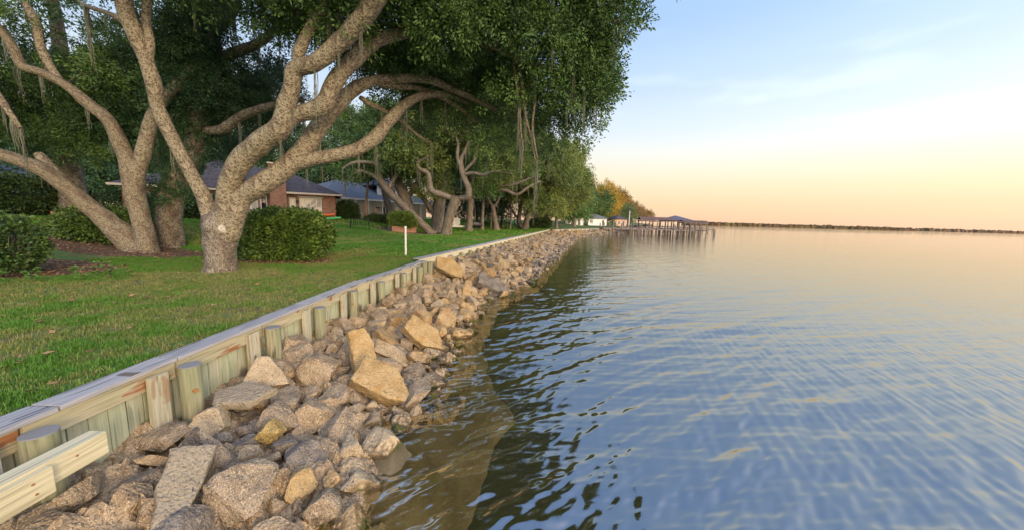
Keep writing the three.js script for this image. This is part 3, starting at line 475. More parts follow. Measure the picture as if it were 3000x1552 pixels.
function leafCloud(name, list, tint, parent, geos = SPRAYS, mat = M.leaf) { // list of [x,y,z, dx,dy,dz, scale, shade]
  const d = new THREE.Object3D(), c = new THREE.Color(), q = V(0, 0, 0);
  geos.forEach((g, v) => {
    const sub = list.filter((_, i) => i % geos.length === v); if (!sub.length) return; const im = new THREE.InstancedMesh(g, mat, sub.length); im.name = name; const r = rng(sub.length + v * 31);
    sub.forEach((p, i) => { d.position.set(p[0], p[1], p[2]); q.set(p[0] + p[3], p[1] + p[4], p[2] + p[5]); d.lookAt(q); d.rotateZ(r() * 6.28); d.scale.setScalar(p[6]); d.updateMatrix(); im.setMatrixAt(i, d.matrix); const t = clamp(p[7] + (r() - 0.5) * 0.7), k = 0.75 + r() * 0.5; c.setRGB((tint[0][0] + (tint[1][0] - tint[0][0]) * t) * k, (tint[0][1] + (tint[1][1] - tint[0][1]) * t) * k, (tint[0][2] + (tint[1][2] - tint[0][2]) * t) * k); im.setColorAt(i, c); });
    shadowed(im); im.userData.kind = 'stuff'; parent.add(im);
  });
}
const GREEN = [[0.042, 0.10, 0.026], [0.105, 0.19, 0.036]], TEAL = [[0.036, 0.095, 0.04], [0.08, 0.155, 0.05]], WARM = [[0.09, 0.145, 0.028], [0.2, 0.245, 0.05]];
function clumpLeaves(cl, r, per, scale, out) {
  for (const [x, y, z, R] of cl) {
    const n = Math.round(per * R * R), shade = r();
    for (let i = 0; i < n; i++) { const u = r() * 2 - 0.75, a = r() * 6.283, cu = clamp(u, -1, 1), s = Math.sqrt(1 - cu * cu), dx = s * Math.cos(a), dy = cu, dz = s * Math.sin(a), k = R * (r() < 0.13 ? 1 + r() * 0.5 : 0.3 + 0.7 * Math.sqrt(r())); out.push([x + dx * k, y + dy * k * 0.72, z + dz * k, dx, dy * 0.6 - 0.35, dz, scale * (0.75 + r() * 0.5), shade]); }
  }
}
// thin branches from the limbs out to each clump of leaves
function branchlets(limbs, cl, scale, seg) {
  const nodes = []; limbs.forEach(([k, pts], li) => pts.forEach((p, i) => { if (li > 0 && i > 0 || i > pts.length * 0.6) nodes.push([p[0], p[1], p[2], p[3]]); })); const gs = [];
  const todo = cl.map(c => { let b = 1e9; for (const n of nodes) b = Math.min(b, Math.hypot(c[0] - n[0], c[1] - n[1], c[2] - n[2])); return [b, c]; }).sort((a, b) => a[0] - b[0]);
  for (const [, c] of todo) {
    let b = 1e9, m = null; for (const n of nodes) { const q = Math.hypot(c[0] - n[0], c[1] - n[1], c[2] - n[2]) + (c[1] < n[1] ? 0 : 0.2); if (q < b) { b = q; m = n; } }
    const len = Math.hypot(c[0] - m[0], c[1] - m[1], c[2] - m[2]), r0 = Math.min(m[3] * 0.7, (0.012 + 0.008 * len) * scale), h = (hash3(Math.round(c[0] * 10), Math.round(c[1] * 10), 3) - 0.5) * len * 0.35, h2 = (hash3(Math.round(c[2] * 10), Math.round(c[1] * 10), 5) - 0.5) * len * 0.35;
    const mid = [(m[0] + c[0]) / 2 + h, (m[1] + c[1]) / 2 + len * 0.12, (m[2] + c[2]) / 2 + h2], q3 = [m[0] * 0.2 + c[0] * 0.8 + h2 * 0.4, m[1] * 0.2 + c[1] * 0.8 + len * 0.08, m[2] * 0.2 + c[2] * 0.8 + h * 0.4];
    gs.push(tube([[m[0], m[1], m[2]], mid, q3, [c[0], c[1], c[2]]], [r0, r0 * 0.75, r0 * 0.5, r0 * 0.3], { seg, per: 2, lump: 0, cap: false }));
    nodes.push([...mid, r0 * 0.75], [...q3, r0 * 0.5], [c[0], c[1], c[2], r0 * 0.35]);
  }
  return mergeGeometries(gs);
}
const strandG = [0, 1, 2].map(k => { const r = rng(800 + k), gs = []; for (let s = 0; s < 7; s++) { const a = r() * 6.28, o = r() * 0.05; const pts = [], rad = [], L = 0.5 + r() * 0.5; for (let i = 0; i <= 5; i++) { pts.push([Math.cos(a) * o + (r() - 0.5) * 0.05, -L * i / 5, Math.sin(a) * o + (r() - 0.5) * 0.05]); rad.push(0.011 * (1 - i / 6)); } gs.push(tube(pts, rad, { seg: 3, lump: 0, sub: false, cap: false })); } return mergeGeometries(gs); });
M.moss = std({ color: rgb(0.2, 0.205, 0.15), roughness: 1, side: THREE.DoubleSide });
function hangMoss(limbs, cl, n, r, scale, parent) {
  const d = new THREE.Object3D(); strandG.forEach((g, v) => { const im = new THREE.InstancedMesh(g, M.moss, Math.max(1, Math.floor(n / 3))); im.name = 'spanish_moss'; for (let i = 0; i < im.count; i++) { let p; if (r() < 0.5) { const l = limbs[1 + Math.floor(r() * (limbs.length - 1)) % Math.max(1, limbs.length - 1)] || limbs[0], k = Math.floor(l[1].length * (0.4 + r() * 0.6)) % l[1].length, q = l[1][Math.max(1, k)]; p = [q[0], q[1] - q[3] * 0.7, q[2]]; } else { const q = cl[Math.floor(r() * cl.length)]; p = [q[0] + (r() - 0.5) * q[3], q[1] - q[3] * 0.2, q[2] + (r() - 0.5) * q[3]]; } d.position.set(...p); d.rotation.set(0, r() * 6.28, 0); const k = scale * (0.5 + r() * 1); d.scale.set(k, k * (0.7 + r() * 0.8), k); d.updateMatrix(); im.setMatrixAt(i, d.matrix); } shadowed(im); im.userData.kind = 'stuff'; parent.add(im); });
}
function oak(data, name, label, { seed = 1, per = 120, scale = 1, tint = GREEN, bark = M.barkBrown, upper, seg = 14, moss = 0, group, skipMoss, extra, twig = M.twig } = {}) {
  const r = rng(seed), b = data.limbs[0][1][0], t = thing(name, label, 'tree', [b[0], Math.max(-0.05, landMid(b[0], b[2]) - 0.05), b[2]], 0, group), off = [-t.position.x, -t.position.y, -t.position.z];
  const inner = (g) => { g.translate(...off); return g; };
  for (const [k, pts] of data.limbs) {
    const P = pts.map(p => [p[0], p[1], p[2]]), R = pts.map(p => p[3]); if (k === 'trunk') { P[0] = [P[0][0], landMid(P[0][0], P[0][2]) - 0.2, P[0][2]]; R[0] *= 1.18; } else R[0] *= 0.72;
    part(k, inner(tube(P, R, { seg, per: seg > 10 ? 6 : 3, lump: 0.15, lf: seg > 10 ? 2.6 : 1.2, seed: seed * 3 })), k === 'trunk' ? bark : (upper || bark), t);
  }
  const bl = part('branches', inner(branchlets(data.limbs, data.clumps, scale, seg > 10 ? 5 : 4)), twig, t); bl.userData.kind = 'stuff';
  const out = []; clumpLeaves(data.clumps.map(c => [c[0] + off[0], c[1] + off[1], c[2] + off[2], c[3]]), r, per, scale, out); leafCloud('foliage', out, tint, t);
  if (moss) hangMoss(data.limbs.map(([k, p]) => [k, p.map(q => [q[0] + off[0], q[1] + off[1], q[2] + off[2], q[3]])]), data.clumps.map(c => [c[0] + off[0], c[1] + off[1], c[2] + off[2], c[3]]), moss, r, scale > 1.5 ? 1.2 : 0.9, t);
  return t;
}
const TREES = {
  mainOak: {"limbs":[["trunk",[[-8.59,-0.1,-9.9,0.429],[-8.57,0.15,-9.9,0.394],[-8.54,0.56,-9.9,0.385],[-8.5,0.91,-9.9,0.403],[-8.49,1.2,-9.9,0.446],[-8.47,1.4,-9.9,0.403],[-8.41,1.6,-9.9,0.272],[-8.38,1.76,-9.9,0.132]]],["limb",[[-8.57,0.79,-9.9,0.218],[-8.6,1.14,-9.9,0.244],[-8.75,1.65,-9.9,0.198],[-8.91,2.15,-9.9,0.179],[-9.22,3.01,-9.8,0.169],[-9.48,3.78,-9.7,0.155],[-9.62,4.41,-9.6,0.159],[-9.57,4.93,-9.5,0.179],[-9.61,5.52,-9.4,0.16],[-9.72,6.09,-9.3,0.167],[-9.77,6.54,-9.2,0.177],[-9.73,7.19,-9.1,0.146],[-9.8,7.98,-9.0,0.115],[-10.15,8.89,-9.0,0.072]]],["limb",[[-9.56,5.35,-9.4,0.112],[-9.51,5.93,-9.45,0.102],[-9.6,6.52,-9.5,0.094],[-9.47,7.08,-9.5,0.087],[-9.34,8.07,-9.6,0.065],[-9.39,8.95,-9.7,0.035]]],["limb",[[-9.7,6.06,-9.3,0.087],[-10.27,6.52,-9.5,0.073],[-10.87,6.79,-9.7,0.058],[-11.57,7.03,-9.9,0.043],[-12.47,7.52,-10.2,0.029]]],["limb",[[-8.49,0.68,-9.9,0.241],[-8.36,1.15,-9.9,0.309],[-8.19,1.83,-9.85,0.273],[-8.04,2.39,-9.8,0.264],[-7.57,3.09,-9.7,0.283],[-6.87,3.61,-9.6,0.28],[-6.3,3.95,-9.5,0.265],[-6.04,4.43,-9.4,0.219],[-5.81,4.91,-9.3,0.2],[-5.61,5.31,-9.2,0.199],[-5.08,5.42,-9.1,0.193],[-4.42,5.85,-9.0,0.205],[-3.78,6.28,-8.8,0.22],[-3.31,6.67,-8.6,0.233],[-2.87,7.17,-8.4,0.194],[-2.31,7.9,-8.2,0.138],[-1.84,8.7,-8.0,0.082]]],["limb",[[-5.6,5.26,-9.2,0.163],[-5.51,5.73,-9.2,0.136],[-5.25,6.2,-9.2,0.129],[-4.97,6.62,-9.2,0.126],[-4.71,7.16,-9.2,0.113],[-4.44,8.0,-9.2,0.086],[-4.31,8.86,-9.2,0.048]]],["limb",[[-6.78,3.65,-9.6,0.199],[-6.4,3.87,-9.55,0.229],[-5.99,4.29,-9.6,0.217],[-5.47,4.46,-9.65,0.223],[-5.17,4.69,-9.7,0.223],[-5.0,5.05,-9.7,0.21],[-4.64,5.61,-9.8,0.205],[-4.17,6.13,-9.9,0.201],[-3.77,6.46,-10.0,0.174],[-2.96,6.76,-10.2,0.16],[-2.16,6.79,-10.3,0.147],[-1.5,6.82,-10.4,0.144],[-0.72,6.63,-10.5,0.122],[0.2,6.3,-10.6,0.099],[1.15,5.98,-10.7,0.074],[1.9,5.54,-10.8,0.049]]],["limb",[[-4.62,5.61,-9.8,0.154],[-4.27,6.18,-9.9,0.137],[-4.03,6.73,-10.0,0.118],[-3.95,7.38,-10.1,0.098],[-3.81,8.23,-10.2,0.072],[-3.56,9.08,-10.3,0.045]]],["limb",[[0.2,6.3,-10.6,0.08],[0.75,6.69,-10.5,0.067],[1.52,6.93,-10.4,0.054],[2.27,7.15,-10.3,0.041],[2.81,7.27,-10.3,0.029]]],["limb",[[-8.42,0.68,-9.9,0.22],[-8.2,1.09,-9.9,0.275],[-8.0,1.61,-9.9,0.26],[-7.82,2.07,-9.95,0.263],[-7.33,2.45,-10.0,0.299],[-6.71,2.97,-10.2,0.296],[-6.18,3.62,-10.4,0.259],[-5.89,4.24,-10.6,0.241],[-5.4,4.99,-10.8,0.224],[-4.99,5.48,-11.0,0.197],[-4.56,5.79,-11.2,0.169],[-3.79,6.03,-11.5,0.146],[-2.86,6.13,-11.8,0.134],[-2.0,5.9,-12.1,0.111],[-1.09,5.61,-12.4,0.086],[-0.12,5.22,-12.7,0.059]]],["limb",[[-6.71,2.94,-10.2,0.178],[-6.38,3.14,-10.25,0.202],[-6.0,3.26,-10.3,0.191],[-5.58,3.41,-10.5,0.188],[-4.81,3.71,-10.8,0.189],[-4.34,4.12,-11.0,0.196],[-3.94,4.77,-11.3,0.18],[-3.58,5.29,-11.6,0.155],[-3.15,5.65,-11.9,0.127],[-2.44,5.85,-12.3,0.098],[-1.68,5.72,-12.7,0.066]]],["limb",[[-4.56,5.79,-11.2,0.12],[-3.96,5.84,-11.6,0.108],[-3.3,5.93,-12.0,0.094],[-2.46,5.73,-12.4,0.078],[-1.68,5.34,-12.8,0.059],[-1.05,4.86,-13.0,0.038]]],["vine",[[-0.03,6.38,-10.55,0.049],[0.15,5.65,-10.6,0.043],[0.28,4.78,-10.65,0.037],[0.55,3.88,-10.7,0.031],[0.67,3.18,-10.7,0.019]]],["vine",[[0.38,6.2,-10.6,0.043],[0.54,5.33,-10.6,0.037],[0.5,4.43,-10.6,0.031],[0.68,3.53,-10.65,0.019]]],["vine",[[-0.14,6.25,-10.5,0.037],[0.07,5.06,-10.5,0.031],[0.18,4.06,-10.5,0.024]]],["limb",[[-4.79,5.26,-11.0,0.094],[-4.62,5.17,-11.3,0.085],[-4.4,5.14,-11.7,0.076],[-3.91,4.92,-12.2,0.068],[-3.54,4.61,-12.8,0.05],[-3.13,4.43,-13.2,0.03]]]],"clumps":[[-0.8,6.7,-10.0,0.49],[-0.2,7.8,-10.6,0.62],[0.0,6.9,-9.1,0.49],[1.3,7.6,-10.3,0.53],[1.9,7.3,-10.9,0.59],[-1.4,7.3,-11.9,0.55],[-0.9,6.8,-9.4,0.72],[0.5,6.5,-9.5,0.58],[-1.2,7.8,-10.6,0.53],[0.0,7.7,-11.0,0.65],[-0.4,6.7,-10.4,0.68],[0.5,6.7,-9.7,0.74],[-0.4,6.8,-11.2,0.5],[1.1,7.5,-10.3,0.62],[0.8,6.1,-9.1,0.64],[-0.4,7.4,-11.6,0.65],[0.2,6.8,-10.7,0.76],[0.8,7.7,-10.4,0.68],[2.1,7.0,-10.9,0.55],[0.8,7.6,-10.2,0.61],[-0.9,7.1,-9.5,0.7],[-0.5,6.7,-9.4,0.74],[0.1,6.4,-9.2,0.74],[1.6,8.0,-11.5,0.59],[1.6,6.4,-10.1,0.51],[-0.6,7.0,-9.5,0.62],[-0.5,8.0,-10.8,0.59],[0.5,6.4,-10.1,0.68],[0.7,6.9,-10.5,0.48],[1.4,7.2,-11.7,0.71],[-0.1,7.5,-10.2,0.66],[-1.0,6.8,-9.2,0.52],[-1.2,7.5,-10.0,0.51],[1.8,7.3,-9.7,0.59],[1.7,7.7,-10.7,0.46],[1.7,6.9,-10.2,0.62],[2.1,7.7,-10.4,0.4],[1.8,6.9,-10.2,0.42],[2.5,6.8,-9.5,0.41],[1.6,7.4,-10.6,0.62],[2.6,8.0,-11.2,0.47],[2.4,7.0,-9.8,0.57],[1.8,6.9,-10.2,0.62],[2.8,7.5,-11.2,0.56],[2.1,7.2,-10.0,0.38],[1.7,7.0,-9.6,0.55],[2.3,7.5,-11.4,0.62],[2.2,8.1,-11.4,0.43],[2.6,7.1,-10.2,0.41],[2.9,7.5,-10.8,0.39],[2.8,7.0,-10.1,0.39],[2.3,7.1,-11.5,0.52],[2.4,5.7,-10.7,0.43],[2.5,6.0,-10.8,0.38],[1.9,5.6,-10.3,0.52],[2.4,5.5,-10.3,0.49],[2.2,6.8,-10.7,0.34],[2.6,6.8,-11.9,0.55],[2.5,5.9,-10.9,0.38],[2.0,6.5,-10.5,0.47],[2.1,6.7,-10.5,0.54],[2.2,6.2,-10.7,0.54],[2.5,6.4,-10.8,0.46],[1.9,6.5,-11.0,0.38],[2.2,6.4,-10.0,0.44],[2.4,6.8,-11.5,0.45],[2.3,5.9,-11.1,0.39],[1.9,5.3,-10.7,0.38],[2.3,5.3,-11.1,0.37],[2.1,5.6,-11.1,0.42],[2.1,5.6,-11.0,0.46],[2.4,5.3,-11.2,0.33],[2.1,5.7,-11.7,0.41],[1.0,6.1,-10.4,0.44],[1.4,5.3,-10.2,0.6],[1.5,5.5,-10.5,0.41],[2.3,6.9,-12.6,0.61],[1.2,5.3,-11.2,0.58],[1.0,5.7,-10.5,0.46],[0.9,5.4,-10.6,0.38],[1.1,6.8,-11.7,0.46],[1.3,6.8,-11.9,0.62],[2.2,7.0,-12.4,0.44],[1.5,5.8,-10.1,0.41],[2.0,5.6,-11.3,0.44],[1.8,5.6,-10.4,0.55],[0.4,5.4,-10.3,0.48],[1.8,5.4,-10.2,0.58],[1.6,6.1,-10.3,0.59],[1.0,5.9,-11.4,0.61],[1.2,4.9,-11.4,0.35],[1.1,5.3,-11.2,0.34],[1.3,4.7,-11.5,0.36],[1.2,5.1,-11.8,0.3],[1.1,4.7,-11.4,0.41],[1.5,4.5,-11.3,0.32],[1.5,5.1,-12.2,0.47],[-3.6,7.0,-10.2,0.81],[-2.0,7.0,-10.0,0.69],[-4.4,7.7,-10.2,0.53],[-2.2,7.0,-9.2,0.54],[-1.8,6.4,-9.3,0.71],[-4.8,7.2,-9.8,0.64],[-3.7,7.1,-9.5,0.8],[-4.0,8.5,-11.9,0.8],[-4.3,7.6,-9.9,0.61],[-3.7,7.7,-10.4,0.65],[-4.3,6.9,-9.0,0.62],[-5.4,6.8,-9.1,0.56],[-3.7,7.3,-10.8,0.7],[-1.9,7.9,-11.1,0.59],[-6.4,7.9,-12.0,0.7],[-1.8,6.4,-9.1,0.69],[-2.3,8.2,-11.2,0.66],[-2.0,7.1,-10.5,0.76],[-1.8,7.4,-10.8,0.71],[-5.7,7.3,-9.7,0.6],[-1.8,6.8,-9.3,0.69],[-2.9,7.7,-10.9,0.49],[-2.7,7.9,-11.4,0.66],[-6.3,7.4,-11.0,0.57],[-4.4,6.5,-9.2,0.55],[-1.4,7.9,-11.2,0.61],[-2.8,7.1,-10.4,0.69],[-6.2,8.0,-10.9,0.57],[-5.1,7.7,-11.2,0.49],[-4.4,6.5,-9.2,0.71],[-5.1,7.7,-11.0,0.64],[-5.7,6.9,-10.4,0.55],[-1.7,8.8,-11.9,0.64],[-0.3,8.5,-15.3,0.75],[-0.4,7.7,-12.8,0.88],[-2.6,6.5,-12.6,0.69],[-3.3,7.6,-15.3,0.94],[-0.6,7.4,-12.9,0.65],[-2.7,7.0,-12.0,0.77],[-3.6,7.4,-12.6,0.99],[-1.3,6.5,-12.0,0.69],[-2.0,7.8,-15.7,0.76],[-3.6,6.8,-13.5,0.89],[-3.4,7.8,-13.4,0.66],[-0.9,7.4,-12.4,1.04],[-4.2,7.3,-13.0,0.72],[-0.3,7.0,-13.5,0.98],[-0.6,7.3,-14.5,0.87],[-6.2,7.7,-14.9,0.83],[-2.4,8.6,-15.0,0.66],[-6.0,8.5,-15.7,0.78],[-1.5,6.7,-13.2,0.75],[-4.5,7.9,-14.6,0.81],[-4.6,7.5,-12.7,1.02],[-4.8,7.1,-14.0,1.06],[-5.2,8.1,-13.8,0.68],[-5.3,7.8,-13.4,0.75],[-0.7,7.5,-14.3,0.81],[-2.9,7.8,-13.7,0.78],[-3.9,6.3,-12.2,0.69],[-2.3,7.2,-14.0,0.73],[-4.3,7.5,-13.1,0.83],[-1.1,7.9,-15.8,0.65],[-1.6,6.4,-12.1,0.84],[-6.3,8.0,-14.3,1.03],[-1.0,7.6,-15.3,0.74],[-4.6,7.0,-12.4,0.93],[-1.9,8.3,-15.8,0.96],[-2.7,8.4,-13.8,0.97],[-0.5,7.1,-12.9,0.77],[-4.1,6.9,-12.5,0.93],[-5.1,7.0,-12.4,0.89],[-4.6,7.4,-13.6,0.64],[-3.1,6.7,-13.2,0.91],[-2.7,7.4,-16.5,0.74],[-1.4,7.4,-16.8,0.65],[-1.4,6.6,-15.0,0.75],[-0.1,7.2,-15.7,0.65],[-2.6,6.0,-14.4,0.72],[-1.1,6.9,-16.2,0.72],[-3.7,6.6,-16.9,0.74],[-0.9,6.5,-13.9,1.04],[-4.0,6.9,-15.0,0.81],[0.1,7.3,-15.7,0.8],[0.2,6.7,-13.9,0.66],[-2.5,5.4,-13.2,1.01],[0.4,6.2,-15.9,0.78],[0.0,5.8,-13.7,0.65],[-3.1,6.9,-15.7,0.78],[-4.5,6.3,-13.7,0.79],[-4.8,6.3,-16.8,0.73],[-0.6,5.9,-14.4,0.82],[-2.2,6.1,-13.2,1.03],[-2.8,5.6,-13.8,0.65],[-0.6,6.1,-14.6,0.65],[-4.1,5.3,-13.1,0.75],[-0.2,7.1,-16.0,0.75],[-1.9,7.5,-16.8,0.94],[-3.3,6.9,-14.3,0.96],[-7.4,7.7,-11.8,0.38],[-6.6,6.8,-10.1,0.61],[-7.2,7.5,-10.5,0.5],[-8.3,7.9,-11.8,0.56],[-7.0,7.9,-11.6,0.46],[-6.9,7.1,-10.3,0.39],[-6.0,7.4,-10.0,0.39],[-3.2,7.4,-8.7,0.99],[2.3,10.1,-12.5,0.63],[-3.9,7.2,-8.9,0.78],[-5.1,7.6,-9.6,0.87],[0.1,9.2,-11.9,0.65],[-8.5,9.3,-12.3,0.75],[-9.6,9.4,-11.8,0.7],[0.5,7.6,-9.2,0.73],[2.0,8.4,-10.3,0.69],[-2.9,8.8,-12.1,0.64],[-0.3,8.2,-10.6,0.97],[-6.0,7.5,-8.7,0.68],[-4.2,9.3,-12.9,0.75],[-6.1,9.9,-12.4,0.91],[-11.9,9.5,-12.8,0.85],[-5.7,8.0,-9.5,0.68],[-2.9,7.7,-9.6,0.68],[-5.6,6.9,-8.6,0.67],[-8.0,7.6,-9.9,0.82],[-8.2,7.3,-8.8,0.82],[-10.8,9.2,-11.4,0.88],[-7.3,8.4,-10.3,0.98],[-3.4,8.2,-9.9,0.77],[2.4,9.9,-12.4,0.68],[-9.5,9.7,-11.8,0.96],[-0.3,8.5,-10.4,0.95],[-9.0,8.8,-10.6,0.82],[1.0,9.6,-11.4,0.85],[-4.3,8.5,-10.2,0.71],[1.1,9.2,-10.8,0.8],[1.9,10.0,-12.1,0.65],[2.2,10.0,-12.7,0.62],[-7.3,9.1,-12.7,0.85],[-10.6,8.9,-12.2,0.69],[0.1,8.0,-10.3,0.67],[-5.3,7.7,-9.5,0.75],[-6.8,7.2,-9.1,0.96],[-3.1,7.0,-8.7,0.62],[-11.3,9.2,-12.3,0.82],[-7.7,8.9,-11.3,0.83],[-2.4,8.4,-10.4,0.78],[-2.4,7.2,-8.6,0.69],[-2.2,11.7,-12.6,1.01],[-7.1,10.9,-10.8,1.16],[-3.6,8.4,-8.6,0.92],[-8.0,10.4,-11.8,1.37],[-7.7,10.3,-11.1,1.13],[-8.8,11.4,-13.7,1.5],[-1.8,12.2,-12.4,1.49],[-0.5,9.5,-11.0,1.0],[-0.8,12.8,-12.7,1.11],[-7.9,10.5,-12.5,1.06],[-8.2,11.7,-12.9,1.45],[-5.1,8.9,-9.2,1.09],[-4.9,8.6,-8.2,1.46],[-1.1,12.0,-12.1,1.37],[-3.1,8.3,-8.7,1.12],[-4.4,11.9,-13.2,1.43],[-0.2,8.3,-8.6,1.14],[-7.0,10.5,-12.8,1.25],[-1.9,9.8,-10.2,1.01],[-8.8,10.6,-12.5,1.05],[-0.3,10.9,-11.8,1.3],[-7.2,10.2,-9.9,0.99],[-5.0,10.8,-11.7,1.44],[-5.0,8.3,-8.8,0.91],[-3.8,8.6,-8.0,1.11],[-2.9,8.9,-9.3,1.02],[-4.6,11.7,-11.7,1.46],[-5.9,9.8,-9.5,1.28],[-2.3,12.4,-13.2,1.06],[-2.2,8.0,-8.1,1.11],[-5.0,10.0,-11.9,1.34],[-0.8,10.0,-9.5,1.22],[-5.8,10.7,-10.4,1.37],[-2.7,7.4,-8.1,0.99],[-2.7,8.9,-9.2,1.28],[-7.8,12.2,-12.9,1.08],[-0.8,7.8,-8.3,1.33],[-4.4,7.5,-8.0,1.08],[-9.6,11.7,-11.7,0.88],[-10.2,9.2,-9.2,1.24],[-6.2,10.0,-11.5,0.97],[-9.1,9.2,-10.8,1.11],[-6.5,7.8,-9.3,0.94],[-14.0,12.1,-12.4,0.95],[-5.5,10.1,-11.7,1.0],[-11.2,12.2,-12.4,1.32],[-7.3,9.9,-11.2,1.36],[-5.6,9.3,-10.3,1.3],[-6.4,9.5,-10.2,0.99],[-6.3,9.8,-9.1,1.33],[-9.8,9.4,-8.7,1.34],[-10.0,10.5,-9.7,0.85],[-8.0,10.0,-11.5,1.23],[-6.0,8.5,-8.3,1.27],[-6.0,12.6,-12.1,1.3],[-5.8,12.9,-12.6,0.94],[-9.8,7.5,-8.6,1.27],[-6.2,10.1,-11.2,0.98],[-9.3,7.7,-8.5,0.94],[2.3,6.0,-10.5,0.32],[2.5,5.6,-10.4,0.33],[2.6,5.4,-11.4,0.38],[2.2,5.4,-10.0,0.41],[2.5,5.4,-10.5,0.31],[2.3,5.3,-11.3,0.3],[2.1,5.0,-10.0,0.45],[2.2,5.3,-10.0,0.41],[2.3,5.5,-10.3,0.42],[2.6,5.6,-10.4,0.31],[2.1,5.0,-11.7,0.36],[2.2,4.5,-11.1,0.39],[2.0,4.8,-11.6,0.32],[2.0,4.5,-11.9,0.26],[1.9,4.3,-11.2,0.34],[2.3,4.9,-11.4,0.33],[1.1,4.0,-12.1,0.43],[0.4,5.1,-11.7,0.47],[1.0,5.3,-12.3,0.39],[0.8,5.5,-12.5,0.39],[0.4,5.4,-12.8,0.36],[1.2,5.4,-12.4,0.33],[0.5,4.4,-11.5,0.33],[0.3,3.5,-11.7,0.45],[1.2,5.1,-11.2,0.38],[1.2,4.3,-13.0,0.39],[0.8,5.2,-11.4,0.34],[0.1,4.7,-11.8,0.46],[0.7,4.3,-12.4,0.39],[-0.5,4.6,-11.8,0.45],[-0.8,4.7,-13.3,0.45],[-1.0,4.3,-12.3,0.48],[-0.4,4.4,-13.0,0.44],[-0.7,4.9,-12.8,0.43],[-0.7,4.1,-11.7,0.44],[-1.0,4.8,-12.8,0.39],[1.4,8.8,-10.1,1.09],[2.0,7.8,-9.0,0.85],[3.1,10.1,-9.7,0.92],[2.4,7.4,-8.9,0.91],[1.7,8.2,-8.8,1.0],[2.1,8.2,-9.8,0.91],[3.0,9.5,-9.5,0.98],[2.4,9.7,-9.5,1.12],[0.1,9.2,-9.4,0.85],[1.2,8.2,-8.5,0.99],[0.7,9.3,-9.4,1.01],[1.8,10.5,-10.8,1.04],[0.6,9.6,-9.5,1.02],[2.2,9.7,-10.5,0.93],[3.0,8.8,-9.1,0.96],[2.9,9.7,-10.5,0.81],[0.3,8.2,-9.9,0.83],[0.9,9.9,-10.6,0.79],[0.5,10.0,-9.6,1.0],[0.7,9.0,-9.2,0.89],[2.1,8.5,-9.6,0.84],[3.1,11.0,-10.8,1.05],[2.8,10.7,-10.8,1.05],[-0.1,10.4,-10.1,1.1],[0.7,10.2,-10.1,0.74],[-2.2,6.3,-10.5,0.37],[-2.4,7.1,-11.8,0.54],[-2.3,6.4,-11.2,0.54],[-2.2,7.0,-11.6,0.49],[-2.4,6.5,-11.1,0.54],[-4.2,6.7,-11.1,0.37],[-5.0,6.4,-11.0,0.37],[-3.3,6.4,-11.0,0.53],[-1.9,6.1,-10.0,0.46],[0.1,6.2,-11.8,0.43],[-1.5,6.1,-12.4,0.48],[-0.3,5.4,-10.6,0.55],[0.3,5.8,-11.2,0.45],[-1.6,5.9,-12.3,0.48],[0.1,5.9,-11.2,0.44],[-0.1,6.2,-11.6,0.44],[-0.5,5.5,-11.3,0.4],[-0.8,6.1,-12.2,0.4],[0.3,5.8,-11.5,0.52]]},
